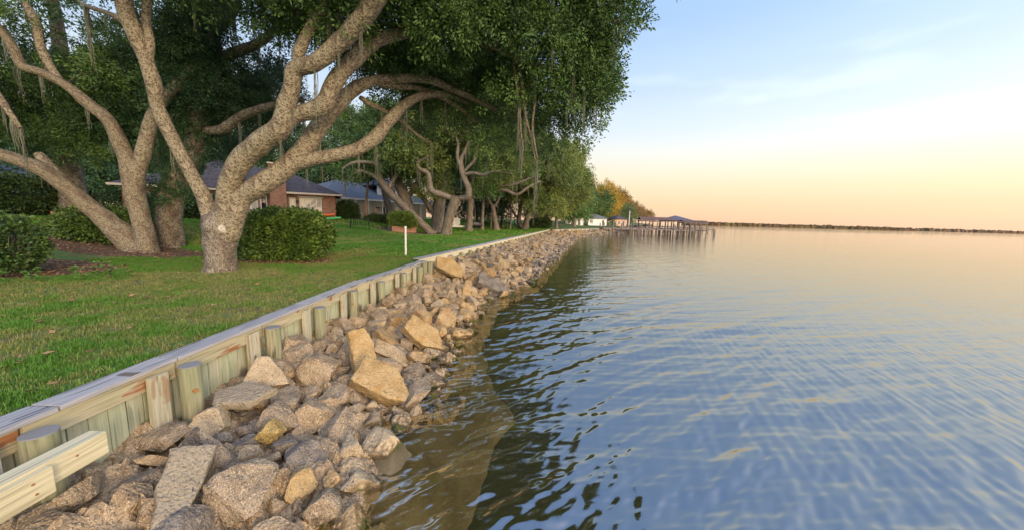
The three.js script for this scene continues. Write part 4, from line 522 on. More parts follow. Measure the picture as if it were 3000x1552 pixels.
  leftOak: {"limbs":[["trunk",[[-14.3,-0.03,-13.0,0.491],[-14.45,0.24,-13.0,0.447],[-14.81,0.72,-12.9,0.385],[-15.19,1.22,-12.8,0.326],[-15.51,1.59,-12.7,0.28],[-15.96,2.34,-12.4,0.237],[-16.38,2.94,-12.1,0.24],[-16.94,3.24,-11.9,0.196],[-17.64,3.55,-11.6,0.161],[-18.62,3.98,-11.3,0.12],[-19.59,4.58,-11.0,0.073]]],["limb",[[-15.94,2.3,-12.4,0.194],[-16.25,2.81,-12.35,0.181],[-16.51,3.23,-12.3,0.16],[-16.71,3.5,-12.3,0.126]]],["trunk",[[-14.06,-0.02,-13.0,0.362],[-14.03,0.43,-13.0,0.32],[-14.19,1.41,-13.05,0.288],[-14.36,2.22,-13.1,0.297],[-14.35,2.81,-13.1,0.316],[-14.45,3.46,-13.1,0.274],[-14.57,3.92,-13.05,0.24],[-14.8,4.86,-12.9,0.203],[-15.27,5.41,-12.7,0.185],[-15.71,5.91,-12.5,0.15],[-16.22,6.2,-12.3,0.134],[-16.66,6.35,-12.2,0.138],[-16.74,6.85,-12.1,0.119],[-16.87,7.29,-12.0,0.109],[-16.96,7.68,-11.8,0.094],[-17.06,8.63,-11.5,0.064]]],["limb",[[-14.37,2.37,-13.1,0.225],[-14.2,3.03,-13.1,0.256],[-14.03,3.63,-13.2,0.229],[-13.94,4.47,-13.4,0.213],[-13.83,5.32,-13.6,0.196],[-13.35,6.26,-13.9,0.183],[-13.0,6.78,-14.1,0.166],[-12.6,7.61,-14.4,0.136],[-12.19,9.14,-14.8,0.104],[-12.06,10.84,-15.2,0.068]]],["limb",[[-15.62,5.81,-12.5,0.106],[-16.06,6.38,-12.5,0.113],[-16.33,7.07,-12.5,0.12],[-16.38,7.82,-12.5,0.119],[-16.67,8.56,-12.5,0.108],[-17.0,9.75,-12.5,0.073],[-17.34,10.8,-12.5,0.036]]],["limb",[[-16.22,5.59,-11.0,0.104],[-15.85,4.91,-11.0,0.085],[-15.57,4.4,-11.0,0.069],[-15.38,4.08,-11.0,0.044]]]],"clumps":[[-21.5,7.1,-16.3,0.99],[-20.0,8.3,-17.5,1.06],[-22.8,8.6,-18.5,0.86],[-20.8,5.0,-15.0,1.0],[-20.5,5.8,-17.6,1.0],[-21.2,6.3,-17.5,1.0],[-24.2,6.4,-17.7,0.93],[-25.2,8.0,-18.1,0.73],[-20.1,6.7,-18.1,0.89],[-21.1,7.0,-18.3,0.84],[-20.8,7.0,-16.2,0.92],[-19.1,8.3,-17.6,0.98],[-21.3,5.3,-15.2,0.99],[-23.6,8.8,-18.7,0.9],[-19.2,5.5,-17.4,0.94],[-23.4,6.2,-16.6,0.81],[-22.2,7.6,-15.6,1.04],[-16.7,7.4,-15.5,1.13],[-22.4,5.7,-15.5,0.83],[-24.4,8.3,-17.9,1.08],[-20.2,6.4,-17.9,0.75],[-20.7,7.1,-17.5,1.16],[-17.5,5.9,-16.0,0.72],[-18.2,5.4,-15.1,0.75],[-18.9,7.5,-16.2,1.12],[-24.0,7.0,-16.9,0.99],[-19.8,7.7,-16.8,1.09],[-19.9,6.2,-16.5,0.91],[-19.2,5.4,-16.5,1.09],[-22.8,8.1,-17.3,1.18],[-20.2,7.5,-17.8,1.0],[-21.5,7.1,-18.9,0.86],[-18.6,7.1,-16.7,1.04],[-19.5,6.0,-17.4,0.85],[-20.1,6.3,-15.0,0.99],[-20.2,8.6,-18.3,1.11],[-20.5,7.0,-18.2,0.84],[-21.1,6.6,-18.4,1.15],[-23.1,6.4,-16.4,1.09],[-18.6,5.3,-15.8,0.82],[-20.8,7.0,-17.4,0.81],[-19.6,4.1,-15.8,0.69],[-18.7,4.1,-15.3,0.61],[-20.1,4.1,-16.7,0.71],[-21.1,4.9,-16.4,0.59],[-19.5,4.6,-15.5,0.72],[-21.2,4.9,-16.2,0.54],[-24.2,5.3,-18.0,0.75],[-24.6,4.5,-17.4,0.65],[-24.0,5.1,-16.6,0.87],[-23.2,4.6,-17.6,0.62],[-23.3,4.1,-17.3,0.79],[-20.5,5.1,-17.5,0.54],[-15.5,8.3,-13.8,0.47],[-15.0,8.2,-15.2,0.73],[-19.3,8.3,-16.6,0.57],[-13.0,7.9,-13.5,0.62],[-15.2,7.8,-15.6,0.57],[-17.0,6.7,-14.8,0.75],[-16.1,8.0,-13.9,0.56],[-16.4,7.7,-16.6,0.46],[-16.5,8.0,-16.1,0.75],[-15.1,6.6,-13.2,0.73],[-17.4,8.0,-15.7,0.68],[-14.7,7.8,-13.4,0.49],[-16.9,8.5,-14.9,0.49],[-18.4,7.6,-15.7,0.51],[-12.8,7.8,-13.1,0.73],[-16.1,9.5,-16.5,0.58],[-13.2,6.5,-13.4,0.64],[-16.4,7.1,-14.8,0.59],[-17.6,8.8,-15.5,0.47],[-16.6,9.2,-15.9,0.71],[-15.1,8.3,-14.1,0.53],[-17.9,9.4,-16.4,0.6],[-17.1,8.5,-12.6,0.5],[-16.4,7.9,-12.1,0.34],[-17.9,8.6,-13.0,0.34],[-17.2,7.9,-12.7,0.49],[-16.9,6.8,-12.6,0.23],[-17.7,7.0,-13.2,0.23],[-16.6,9.3,-13.8,0.26],[-16.4,9.3,-13.8,0.34],[-17.0,9.0,-13.9,0.29],[-12.6,9.8,-12.1,0.85],[-18.6,9.4,-11.5,1.0],[-19.2,10.2,-12.6,1.1],[-18.9,13.8,-15.9,0.78],[-20.8,11.9,-15.4,0.78],[-22.5,11.8,-15.9,1.18],[-23.6,10.3,-14.0,0.99],[-23.6,14.0,-16.2,1.17],[-20.4,11.2,-13.2,1.05],[-13.8,9.6,-11.0,1.01],[-12.8,9.3,-11.7,1.18],[-14.0,11.1,-12.9,1.13],[-10.9,8.8,-11.4,1.0],[-17.5,11.5,-14.1,0.76],[-25.0,14.4,-16.8,0.8],[-12.4,11.7,-12.5,0.8],[-22.9,13.6,-15.2,1.05],[-18.1,11.3,-14.5,0.8],[-17.4,14.5,-16.2,0.81],[-17.6,12.1,-14.0,0.81],[-21.2,10.8,-13.4,1.18],[-14.4,9.5,-11.9,0.83],[-14.3,13.4,-16.0,0.96],[-19.9,13.3,-16.0,1.22],[-21.8,13.4,-15.7,0.92],[-11.8,10.6,-13.6,1.21],[-15.3,14.3,-15.9,1.01],[-15.0,14.4,-16.7,0.96],[-20.4,12.0,-14.8,0.78],[-17.0,12.5,-13.6,0.82],[-17.6,12.2,-16.8,1.07],[-15.1,11.8,-15.9,0.77],[-21.8,11.6,-14.8,0.89],[-13.0,11.5,-14.3,0.88],[-18.9,10.4,-14.1,0.89],[-14.5,11.7,-12.8,1.05],[-20.9,14.2,-16.7,0.98],[-24.5,9.0,-14.2,0.82],[-21.0,7.6,-12.8,0.87],[-18.8,4.7,-11.5,1.05],[-22.3,8.8,-14.4,1.11],[-22.2,6.5,-13.8,0.98],[-21.8,7.9,-12.9,1.01],[-20.7,9.1,-13.3,0.93],[-27.9,7.6,-16.2,1.0],[-18.1,7.6,-12.7,1.14],[-21.7,4.6,-12.0,0.97],[-18.9,6.3,-11.4,1.12],[-20.5,4.2,-11.7,1.12],[-19.9,6.9,-11.9,1.09],[-22.2,5.7,-14.7,1.01],[-23.9,6.2,-15.4,0.99],[-24.7,5.4,-15.7,0.81],[-29.7,6.3,-16.2,1.04],[-20.3,6.8,-14.0,0.96],[-23.4,7.2,-15.7,0.94],[-22.7,5.9,-13.7,0.9],[-21.3,7.4,-13.3,0.91],[-23.5,7.8,-15.7,0.97],[-20.2,7.9,-12.1,1.04],[-26.2,5.0,-14.5,0.91],[-24.5,5.2,-16.1,0.85],[-16.6,5.9,-16.9,0.46],[-17.4,3.9,-17.1,0.68],[-16.8,4.9,-17.1,0.61],[-17.6,5.3,-17.4,0.63]]},
  ivyOak: {"limbs":[["trunk",[[-14.68,-0.14,-14.6,0.506],[-14.67,0.22,-14.6,0.445],[-14.68,1.16,-14.6,0.443],[-14.51,2.08,-14.6,0.432],[-14.15,3.0,-14.7,0.404],[-13.69,3.84,-14.8,0.376],[-13.39,5.0,-14.9,0.357],[-13.22,6.3,-15.0,0.348],[-13.08,7.59,-15.1,0.326],[-12.89,8.87,-15.2,0.29],[-12.6,10.29,-15.3,0.255],[-12.3,11.99,-15.4,0.19],[-12.07,13.79,-15.5,0.11]]],["limb",[[-13.33,5.67,-15.0,0.257],[-12.14,7.88,-15.0,0.24],[-11.64,8.08,-14.9,0.201],[-10.34,8.38,-14.6,0.164],[-9.32,8.73,-14.3,0.137],[-7.76,8.69,-14.0,0.099],[-6.51,8.55,-13.6,0.057]]],["limb",[[-13.22,5.0,-14.9,0.218],[-12.05,5.04,-14.6,0.195],[-11.2,5.46,-14.4,0.177],[-10.23,5.74,-14.2,0.159],[-9.29,5.9,-14.0,0.135],[-8.11,5.98,-13.6,0.094]]],["limb",[[-12.89,8.87,-15.2,0.172],[-12.27,9.4,-15.3,0.204],[-11.88,10.07,-15.4,0.208],[-11.63,11.18,-15.5,0.169],[-11.27,12.59,-15.6,0.1]]]],"clumps":[[-12.2,6.0,-14.7,0.61],[-12.9,6.6,-14.2,0.62],[-12.8,5.2,-15.1,0.6],[-13.2,5.0,-14.9,0.55],[-12.6,7.7,-15.1,0.55],[-13.5,6.9,-16.0,0.48],[-13.7,5.8,-15.8,0.75],[-14.2,8.0,-15.8,0.54],[-13.3,7.6,-15.0,0.5],[-13.4,7.2,-15.3,0.75],[-14.7,7.0,-15.3,0.69],[-12.5,8.0,-14.6,0.54],[-13.9,6.3,-15.7,0.51],[-13.2,7.3,-15.0,0.64],[-12.3,6.4,-15.1,0.57],[-13.6,5.6,-14.2,0.48],[-13.4,6.3,-14.2,0.7],[-12.8,8.1,-15.2,0.45],[-14.4,6.1,-15.5,0.56],[-13.2,7.6,-14.3,0.72],[-13.9,6.8,-15.2,0.57],[-11.8,6.1,-14.1,0.74],[-13.0,7.4,-14.9,0.46],[-13.3,7.5,-15.9,0.72],[-14.5,6.5,-15.6,0.74],[-12.3,7.4,-15.0,0.57],[-14.4,7.4,-15.4,0.71],[-12.6,7.4,-15.0,0.5],[-14.0,5.0,-14.7,0.54],[-14.4,6.5,-15.1,0.57],[-14.1,7.7,-14.8,0.7],[-13.6,7.4,-14.7,0.54],[-14.0,5.9,-14.5,0.55],[-12.2,7.6,-14.3,0.53],[-14.9,7.0,-15.7,0.7],[-14.7,7.3,-15.6,0.67],[-12.1,7.5,-14.8,0.74],[-14.0,6.7,-15.0,0.49],[-14.5,5.4,-15.4,0.63],[-13.8,6.2,-14.7,0.51],[-15.0,6.8,-15.7,0.61],[-12.4,6.8,-14.5,0.65],[-13.9,7.0,-15.1,0.48],[-12.0,7.0,-14.4,0.65],[-12.5,6.8,-14.2,0.6],[-14.3,8.5,-14.7,0.6],[-12.7,8.3,-14.3,0.67],[-14.4,8.0,-16.3,0.83],[-13.5,8.8,-14.3,0.76],[-14.6,8.7,-15.7,0.76],[-15.0,7.8,-15.7,0.65],[-14.8,9.2,-15.6,0.84],[-14.0,9.5,-15.8,0.54],[-13.7,8.3,-14.4,0.66],[-13.3,7.6,-14.1,0.59],[-14.7,8.2,-16.1,0.61],[-13.4,8.6,-15.1,0.53],[-14.1,9.2,-16.1,0.54],[-14.5,9.7,-16.1,0.61],[-12.5,8.5,-14.3,0.85],[-15.5,8.2,-15.9,0.66],[-13.8,9.1,-15.9,0.56],[-15.3,7.9,-16.4,0.77],[-13.9,8.3,-15.8,0.68],[-12.6,8.0,-14.1,0.7],[-15.8,8.2,-16.3,0.54],[-13.8,9.1,-15.8,0.72],[-13.3,9.9,-15.9,0.52],[-12.2,9.3,-14.1,0.51],[-13.0,8.8,-14.6,0.65],[-12.7,9.2,-14.5,0.58],[-13.7,10.5,-15.9,0.72],[-12.0,9.5,-14.3,0.69],[-12.4,10.4,-15.1,0.65],[-13.0,9.0,-15.2,0.7],[-12.3,9.4,-14.2,0.51],[-12.2,9.7,-14.1,0.66],[-13.2,9.9,-14.9,0.59],[-12.9,10.4,-14.7,0.45],[-13.1,11.1,-16.0,0.67],[-13.4,11.0,-16.0,0.6],[-13.1,9.3,-14.9,0.45],[-13.2,9.6,-15.8,0.73],[-13.3,10.3,-15.3,0.49],[-11.6,8.3,-14.1,0.54],[-11.6,6.0,-15.7,0.91],[-11.1,6.0,-15.7,0.84],[-13.5,6.2,-16.3,0.68],[-12.4,7.0,-16.5,0.87],[-13.6,6.5,-16.0,0.8],[-13.2,6.6,-18.3,0.92],[-12.9,7.6,-17.0,0.67],[-14.7,6.7,-17.3,0.62],[-11.2,7.7,-16.8,0.58],[-13.9,6.5,-16.8,0.56],[-12.7,6.9,-18.4,0.72],[-11.8,6.7,-16.1,0.72],[-12.7,6.5,-16.4,0.87],[-15.4,7.8,-18.6,0.73],[-13.6,7.6,-17.3,0.59],[-12.6,5.9,-16.3,0.9],[-12.4,6.6,-18.5,0.79],[-15.6,7.0,-18.2,0.79],[-12.2,5.9,-16.2,0.74],[-14.1,7.4,-17.6,0.89],[-12.5,6.1,-15.1,0.73],[-11.2,6.7,-15.3,0.78],[-16.8,6.8,-16.2,0.71],[-16.7,5.4,-15.3,0.77],[-15.1,7.6,-15.3,0.6],[-17.8,7.2,-16.6,0.77],[-16.0,8.2,-15.7,0.75],[-18.3,7.5,-16.8,0.59],[-16.2,6.9,-16.3,0.83],[-19.0,5.5,-17.3,0.83],[-15.2,7.1,-15.3,0.63],[-18.5,6.5,-17.9,0.61],[-18.9,8.4,-17.3,0.7],[-15.3,7.6,-15.0,0.67],[-18.1,5.8,-17.1,0.8],[-18.3,5.9,-17.6,0.89],[-15.5,7.4,-15.5,0.85],[-16.8,8.7,-17.0,0.7],[-16.9,6.5,-17.2,0.58],[-18.4,7.0,-16.8,0.86],[-15.1,6.2,-15.3,0.66],[-10.8,5.9,-16.0,0.73],[-11.2,8.0,-15.6,0.81],[-10.4,7.6,-15.9,0.77],[-12.1,6.0,-16.9,0.71],[-11.6,6.1,-18.4,0.53],[-11.8,7.2,-16.7,0.83],[-13.7,9.1,-19.0,0.81],[-12.4,7.8,-18.4,0.58],[-13.1,6.6,-19.2,0.74],[-10.5,7.6,-15.4,0.84],[-12.9,8.7,-17.9,0.65],[-11.3,7.8,-17.3,0.65],[-9.8,7.1,-15.0,0.53],[-10.3,9.0,-17.3,0.58],[-12.7,8.5,-18.4,0.7],[-10.7,7.0,-16.3,0.86],[-14.5,8.0,-20.0,0.79],[-12.1,7.6,-19.4,0.75],[-11.7,6.2,-16.8,0.83],[-15.8,6.1,-21.8,0.91],[-16.2,5.4,-21.0,0.74],[-16.0,6.1,-20.2,0.73],[-12.6,5.4,-19.3,0.75],[-15.9,5.4,-19.0,0.65],[-12.3,5.2,-18.0,0.78],[-16.6,6.0,-20.3,0.63],[-15.8,4.9,-19.2,0.82],[-17.7,5.0,-21.7,0.83],[-15.6,5.0,-18.3,0.99],[-13.7,5.5,-19.4,0.95],[-14.2,4.6,-18.3,0.71],[-16.9,5.7,-19.0,0.71],[-10.0,10.1,-16.1,0.51],[-7.4,9.7,-15.8,0.51],[-7.2,10.0,-16.2,0.47],[-7.6,10.4,-16.4,0.49],[-8.0,8.8,-14.6,0.64],[-10.4,10.5,-16.8,0.67],[-9.2,9.7,-15.9,0.55],[-8.1,9.4,-14.2,0.64],[-8.3,9.3,-15.0,0.53],[-10.3,9.1,-15.4,0.62],[-11.2,10.2,-17.0,0.67],[-9.7,9.7,-15.0,0.49],[-10.6,9.7,-16.3,0.58],[-8.3,9.7,-15.6,0.65],[-9.4,9.5,-15.8,0.53],[-9.4,12.8,-16.8,0.9],[-7.5,13.9,-17.1,0.89],[-7.4,13.9,-16.1,0.75],[-9.7,12.2,-15.9,0.93],[-15.0,13.5,-18.0,0.79],[-12.4,12.4,-14.1,1.0],[-14.0,11.9,-16.2,0.93],[-12.6,11.3,-14.6,1.21],[-13.8,11.2,-14.6,0.87],[-12.4,13.9,-17.9,0.92],[-12.2,14.2,-17.2,1.2],[-8.2,12.8,-14.4,1.07],[-7.8,13.7,-15.6,1.03],[-7.4,11.7,-15.6,1.06],[-12.2,12.6,-14.9,0.97],[-12.7,11.5,-14.9,1.07],[-6.5,13.1,-15.2,1.03],[-7.4,11.2,-14.6,0.88],[-8.9,14.2,-17.0,0.92],[-7.7,13.7,-15.9,1.09],[-11.7,12.9,-16.4,1.19],[-7.3,12.5,-14.8,1.14],[-16.7,4.1,-16.3,0.62],[-15.7,6.1,-15.4,0.62],[-14.4,5.9,-15.0,0.56],[-15.5,4.4,-15.1,0.4],[-15.1,4.4,-15.5,0.6],[-16.8,6.0,-16.5,0.57],[-16.5,5.1,-16.0,0.43],[-15.8,6.4,-15.6,0.62],[-14.9,6.1,-15.5,0.5],[-15.1,5.8,-15.2,0.55],[-14.9,5.0,-15.2,0.4],[-15.6,3.8,-15.5,0.46],[-14.0,2.0,-14.3,0.39],[-14.5,2.9,-14.3,0.27],[-14.2,2.7,-14.2,0.36],[-14.8,2.3,-14.3,0.38],[-14.4,2.3,-14.4,0.43],[-14.4,2.7,-14.5,0.32]]},
  leaningOak: {"limbs":[["trunk",[[-7.83,-0.09,-34.0,0.463],[-8.38,0.36,-34.0,0.404],[-9.67,1.58,-34.0,0.381],[-11.17,2.94,-34.2,0.379],[-12.32,3.97,-34.4,0.358],[-13.04,4.84,-34.5,0.357],[-13.46,5.69,-34.6,0.3],[-13.43,6.67,-34.8,0.264],[-13.72,8.04,-35.0,0.208],[-13.99,9.54,-35.0,0.151]]],["limb",[[-13.04,4.84,-34.5,0.244],[-14.0,5.63,-34.3,0.203],[-15.03,5.95,-34.0,0.181],[-15.63,5.5,-33.6,0.142],[-16.21,4.64,-33.4,0.087]]],["limb",[[-13.33,6.26,-34.6,0.207],[-13.66,6.66,-34.0,0.183],[-14.4,6.71,-33.5,0.161],[-15.31,6.53,-33.0,0.122],[-16.07,5.91,-32.6,0.068]]],["limb",[[-12.51,4.15,-34.4,0.226],[-12.11,5.39,-35.0,0.193],[-11.49,6.65,-35.6,0.158],[-10.78,8.31,-36.0,0.1]]]],"clumps":[[-9.4,8.1,-34.7,1.04],[-16.3,5.6,-34.6,0.83],[-10.0,8.8,-35.4,1.16],[-15.3,8.7,-34.5,0.89],[-11.5,6.3,-36.4,0.85],[-15.3,7.2,-35.8,1.13],[-9.3,9.5,-34.3,1.24],[-13.9,7.5,-36.4,1.37],[-12.0,6.6,-33.9,1.03],[-14.7,7.7,-35.8,1.16],[-15.2,7.2,-35.7,1.12],[-12.1,8.4,-33.9,1.32],[-11.6,7.6,-34.9,1.09],[-16.0,5.8,-33.9,1.12],[-13.3,6.5,-35.1,0.96],[-10.4,7.7,-33.7,1.18],[-10.6,6.5,-36.3,0.85],[-10.6,6.5,-34.5,0.89],[-14.9,8.8,-33.6,1.02],[-16.7,5.6,-33.7,0.48],[-15.6,5.4,-33.1,0.58],[-10.0,10.4,-36.4,1.07],[-14.6,11.4,-37.4,1.13],[-14.2,11.5,-35.9,0.99],[-11.7,12.4,-35.0,1.09],[-15.6,12.2,-37.6,1.13],[-17.7,11.1,-38.2,1.53],[-13.1,9.9,-35.0,1.38],[-17.1,11.2,-35.9,1.21],[-15.4,11.8,-37.6,1.4],[-15.0,12.1,-38.1,1.35],[-16.9,10.0,-38.6,1.44],[-11.1,11.8,-35.9,1.02],[-14.6,11.5,-37.8,1.3],[-11.0,13.6,-38.5,1.36],[-13.3,10.0,-36.3,1.24],[-9.1,11.6,-36.4,1.29],[-9.8,10.8,-36.6,1.46],[-17.2,10.4,-36.0,1.34],[-10.7,13.1,-37.8,1.12]]},
  forkedOak: {"limbs":[["trunk",[[-6.64,-0.22,-34.0,0.622],[-6.6,0.22,-34.0,0.525],[-6.41,1.2,-34.0,0.487],[-6.1,2.38,-34.0,0.507],[-5.71,3.35,-34.0,0.586],[-5.56,3.85,-34.0,0.547]]],["limb",[[-5.48,3.55,-34.0,0.391],[-4.49,3.74,-33.6,0.349],[-4.4,4.48,-33.4,0.309],[-4.76,5.38,-33.2,0.287],[-5.04,6.26,-33.0,0.266],[-5.04,7.17,-33.0,0.209],[-4.58,8.04,-32.8,0.151],[-4.28,8.91,-32.7,0.094]]],["limb",[[-5.95,3.54,-34.0,0.351],[-7.05,3.87,-33.7,0.307],[-7.97,4.21,-33.5,0.285],[-8.11,5.11,-33.3,0.264],[-8.24,5.82,-33.1,0.224],[-8.96,6.16,-33.0,0.204],[-9.15,6.69,-33.0,0.148],[-8.21,7.26,-33.0,0.093]]],["limb",[[-5.04,6.26,-33.0,0.209],[-5.38,7.3,-32.8,0.17],[-5.3,8.53,-32.7,0.132],[-5.73,9.55,-32.6,0.075]]],["limb",[[-4.97,5.73,-33.1,0.191],[-3.89,5.9,-32.8,0.171],[-2.92,5.7,-32.4,0.15],[-1.8,6.03,-32.0,0.112],[-0.16,5.74,-31.6,0.074]]],["limb",[[-4.75,6.1,-33.1,0.172],[-3.74,7.2,-33.0,0.153],[-3.56,8.27,-32.9,0.133],[-3.2,9.32,-32.8,0.076]]]],"clumps":[[-7.1,10.3,-33.3,0.79],[-9.0,11.2,-36.0,1.09],[-9.4,11.1,-35.8,1.1],[-8.6,6.2,-34.7,1.16],[-11.4,9.8,-36.5,1.01],[-6.2,9.4,-33.0,0.88],[-10.1,6.8,-34.3,1.03],[-9.5,10.9,-35.0,0.9],[-7.9,7.2,-36.5,0.88],[-11.0,8.3,-33.8,0.94],[-9.1,8.3,-34.9,0.93],[-11.0,6.8,-36.2,1.03],[-9.5,8.2,-33.2,0.95],[-10.1,9.9,-35.3,1.15],[-7.8,7.1,-34.2,1.05],[-6.8,9.0,-34.8,1.19],[-9.0,7.7,-33.2,0.77],[-11.8,8.5,-36.5,0.84],[-9.2,7.5,-36.7,1.0],[-8.4,9.9,-35.7,0.86],[-11.4,6.8,-36.4,0.85],[-10.7,7.0,-33.4,1.23],[-3.3,11.8,-34.1,1.32],[-7.4,12.7,-35.4,1.21],[-1.8,11.2,-32.2,0.95],[-6.0,11.0,-34.9,0.91],[-6.2,10.6,-36.6,0.91],[-0.9,12.0,-36.0,0.84],[-3.4,11.8,-33.9,1.13],[-4.5,10.0,-32.5,1.06],[-7.7,10.3,-35.4,0.89],[-0.7,10.5,-36.6,1.11],[-5.5,10.1,-33.5,1.1],[-8.1,11.7,-36.6,1.3],[-4.3,12.5,-35.0,0.9],[-1.4,9.9,-33.4,0.95],[-8.6,11.3,-36.6,1.36],[-1.1,10.6,-33.7,0.85],[-4.8,11.6,-33.7,1.23],[-2.2,11.3,-32.9,0.86],[-7.7,11.0,-34.8,1.26],[-4.9,12.7,-35.0,1.11],[-3.2,11.6,-32.5,1.14],[-5.4,10.5,-33.8,0.92],[0.9,9.2,-31.7,1.0],[-1.4,10.6,-34.5,0.68],[-3.1,9.0,-34.5,0.87],[-1.3,9.7,-31.5,0.87],[-1.8,10.0,-33.0,0.81],[-2.9,9.5,-31.8,1.01],[0.6,10.8,-33.0,1.04],[0.2,8.4,-33.0,0.93],[-0.0,9.9,-31.9,0.75],[-1.6,8.2,-31.1,0.76],[-3.3,8.6,-34.6,0.74],[0.2,7.9,-33.4,0.66],[-0.6,6.5,-32.0,0.66],[-0.2,7.5,-33.5,0.78],[-1.4,7.1,-34.2,0.64],[-1.7,9.5,-34.8,0.67],[-0.0,7.8,-32.0,0.7],[-2.9,9.8,-32.4,0.73],[1.2,6.5,-32.3,0.97],[-8.1,4.4,-36.0,0.72],[-7.9,5.7,-36.5,0.64],[-7.5,5.9,-36.7,0.67],[-9.0,4.0,-35.7,0.65],[-9.3,4.4,-36.5,0.73],[-7.6,4.4,-36.8,0.69],[-0.6,6.1,-32.8,0.69],[-1.2,6.0,-33.6,0.61],[-2.0,6.0,-33.8,0.69],[1.0,6.8,-31.8,0.51],[-1.4,6.5,-32.4,0.72],[0.5,6.8,-33.1,0.69],[-3.5,13.8,-38.8,1.51],[-9.5,13.6,-36.4,1.52],[-4.2,13.2,-36.0,1.49],[-5.0,14.5,-34.0,1.05],[-6.5,14.7,-38.9,1.27],[-8.1,14.3,-36.0,1.52],[-7.6,15.7,-37.7,1.15],[-6.1,14.3,-38.2,1.5],[-3.2,14.8,-34.7,1.51],[-7.3,12.5,-35.1,1.21],[-1.1,13.6,-35.3,1.56],[-5.2,12.9,-36.4,1.3],[-9.3,14.3,-39.9,1.08],[-10.6,15.2,-37.2,1.59],[-2.0,15.0,-36.7,1.2]]},
  stoutOak: {"limbs":[["trunk",[[-11.01,-0.32,-37.0,0.785],[-11.0,0.41,-37.0,0.661],[-11.16,1.68,-37.0,0.619],[-11.48,3.14,-37.0,0.617],[-12.12,4.6,-37.2,0.577],[-12.72,5.64,-37.4,0.495],[-13.69,7.13,-37.8,0.372],[-14.15,9.01,-38.0,0.249]]],["limb",[[-11.54,3.57,-37.2,0.372],[-10.66,4.89,-37.6,0.295],[-10.11,6.21,-38.0,0.214],[-9.77,7.96,-38.4,0.13]]]],"clumps":[[-12.0,7.2,-38.4,1.31],[-9.7,7.2,-39.5,1.41],[-11.5,10.2,-38.3,1.6],[-11.6,9.1,-39.4,1.22],[-11.7,7.1,-40.1,1.3],[-9.3,13.3,-39.5,1.52],[-12.7,10.7,-40.7,1.46],[-11.7,8.6,-41.6,1.0],[-15.3,6.6,-39.3,1.55],[-11.8,9.3,-38.6,1.01],[-11.0,9.0,-39.6,1.16],[-14.7,9.9,-41.0,1.25],[-12.4,8.2,-41.9,1.41],[-9.4,8.6,-39.5,1.42],[-15.0,9.3,-39.1,1.51],[-14.3,13.0,-41.2,1.31],[-15.9,8.5,-41.5,1.09],[-15.7,11.3,-39.2,1.22],[-10.0,13.0,-41.9,1.18],[-15.7,11.8,-41.8,1.26],[-14.0,10.5,-38.4,1.23],[-15.2,12.7,-41.9,1.57]]},
  mossyOak: {"limbs":[["trunk",[[-14.98,0.58,-43.0,0.568],[-15.21,1.27,-43.0,0.425],[-15.53,2.83,-43.0,0.4],[-15.99,4.27,-43.0,0.375],[-16.26,5.71,-43.0,0.328],[-16.57,7.14,-43.0,0.257]]]],"clumps":[[-15.2,9.2,-43.8,1.6],[-19.3,8.4,-43.3,1.38],[-16.4,8.6,-44.2,1.24],[-14.5,9.7,-43.5,1.25],[-19.2,8.5,-44.5,1.08],[-17.4,10.9,-45.3,1.71],[-18.6,11.9,-43.1,1.43],[-16.6,10.6,-45.0,1.62],[-18.0,8.8,-42.4,1.73],[-16.4,8.6,-44.5,1.33],[-16.4,11.1,-45.8,1.32],[-18.8,11.8,-45.2,1.66]]},
  twinOak: {"limbs":[["trunk",[[-8.28,-0.01,-37.5,0.853],[-8.28,0.47,-37.5,0.725],[-8.19,1.55,-37.5,0.683],[-8.11,2.84,-37.5,0.683],[-7.93,4.11,-37.5,0.598],[-7.65,5.81,-37.6,0.472],[-7.48,7.5,-37.8,0.324]]],["limb",[[-8.11,1.34,-37.5,0.47],[-9.01,2.6,-37.5,0.34],[-9.74,3.64,-37.5,0.275],[-10.63,4.54,-37.5,0.189],[-11.27,5.49,-37.5,0.105]]]],"clumps":[[-7.8,7.8,-40.1,1.56],[-8.6,10.6,-38.5,1.24],[-5.7,7.9,-40.0,1.35],[-7.4,9.8,-39.6,1.52],[-6.0,10.8,-41.2,1.41],[-8.1,6.7,-41.0,1.56],[-6.0,8.1,-41.0,1.55],[-6.4,7.5,-38.5,1.37],[-10.4,8.0,-39.1,1.51],[-9.5,9.9,-39.1,1.04],[-5.0,7.3,-40.7,1.21],[-10.8,7.0,-40.8,1.19],[-6.8,10.2,-38.0,1.15],[-7.9,8.1,-38.2,1.5],[-5.6,10.4,-38.2,1.12],[-9.0,9.7,-40.5,1.34],[-5.9,10.0,-38.9,1.52],[-7.9,11.5,-41.2,1.48],[-7.5,8.8,-38.1,1.02]]},
  ivyPillarOak: {"limbs":[["trunk",[[-5.63,0.12,-44.0,0.559],[-5.64,0.62,-44.0,0.432],[-5.55,2.14,-44.0,0.432],[-5.57,3.64,-44.0,0.458],[-5.49,5.13,-44.0,0.407],[-5.31,7.09,-44.0,0.305],[-5.23,9.03,-44.0,0.204]]]],"clumps":[[-3.9,7.8,-45.5,1.33],[-4.6,9.9,-45.0,1.66],[-3.5,5.7,-47.0,1.28],[-7.8,8.6,-46.9,1.14],[-4.0,7.0,-44.8,1.37],[-6.7,8.6,-44.4,1.25],[-3.7,8.0,-43.8,1.36],[-3.9,9.8,-43.8,1.24],[-3.9,5.4,-45.2,1.57],[-2.8,7.2,-46.8,1.55],[-6.5,10.7,-43.3,1.65],[-4.5,9.8,-45.9,1.3],[-4.2,5.2,-43.7,1.26],[-5.9,4.7,-43.5,0.6],[-5.5,5.0,-43.9,0.4]]},
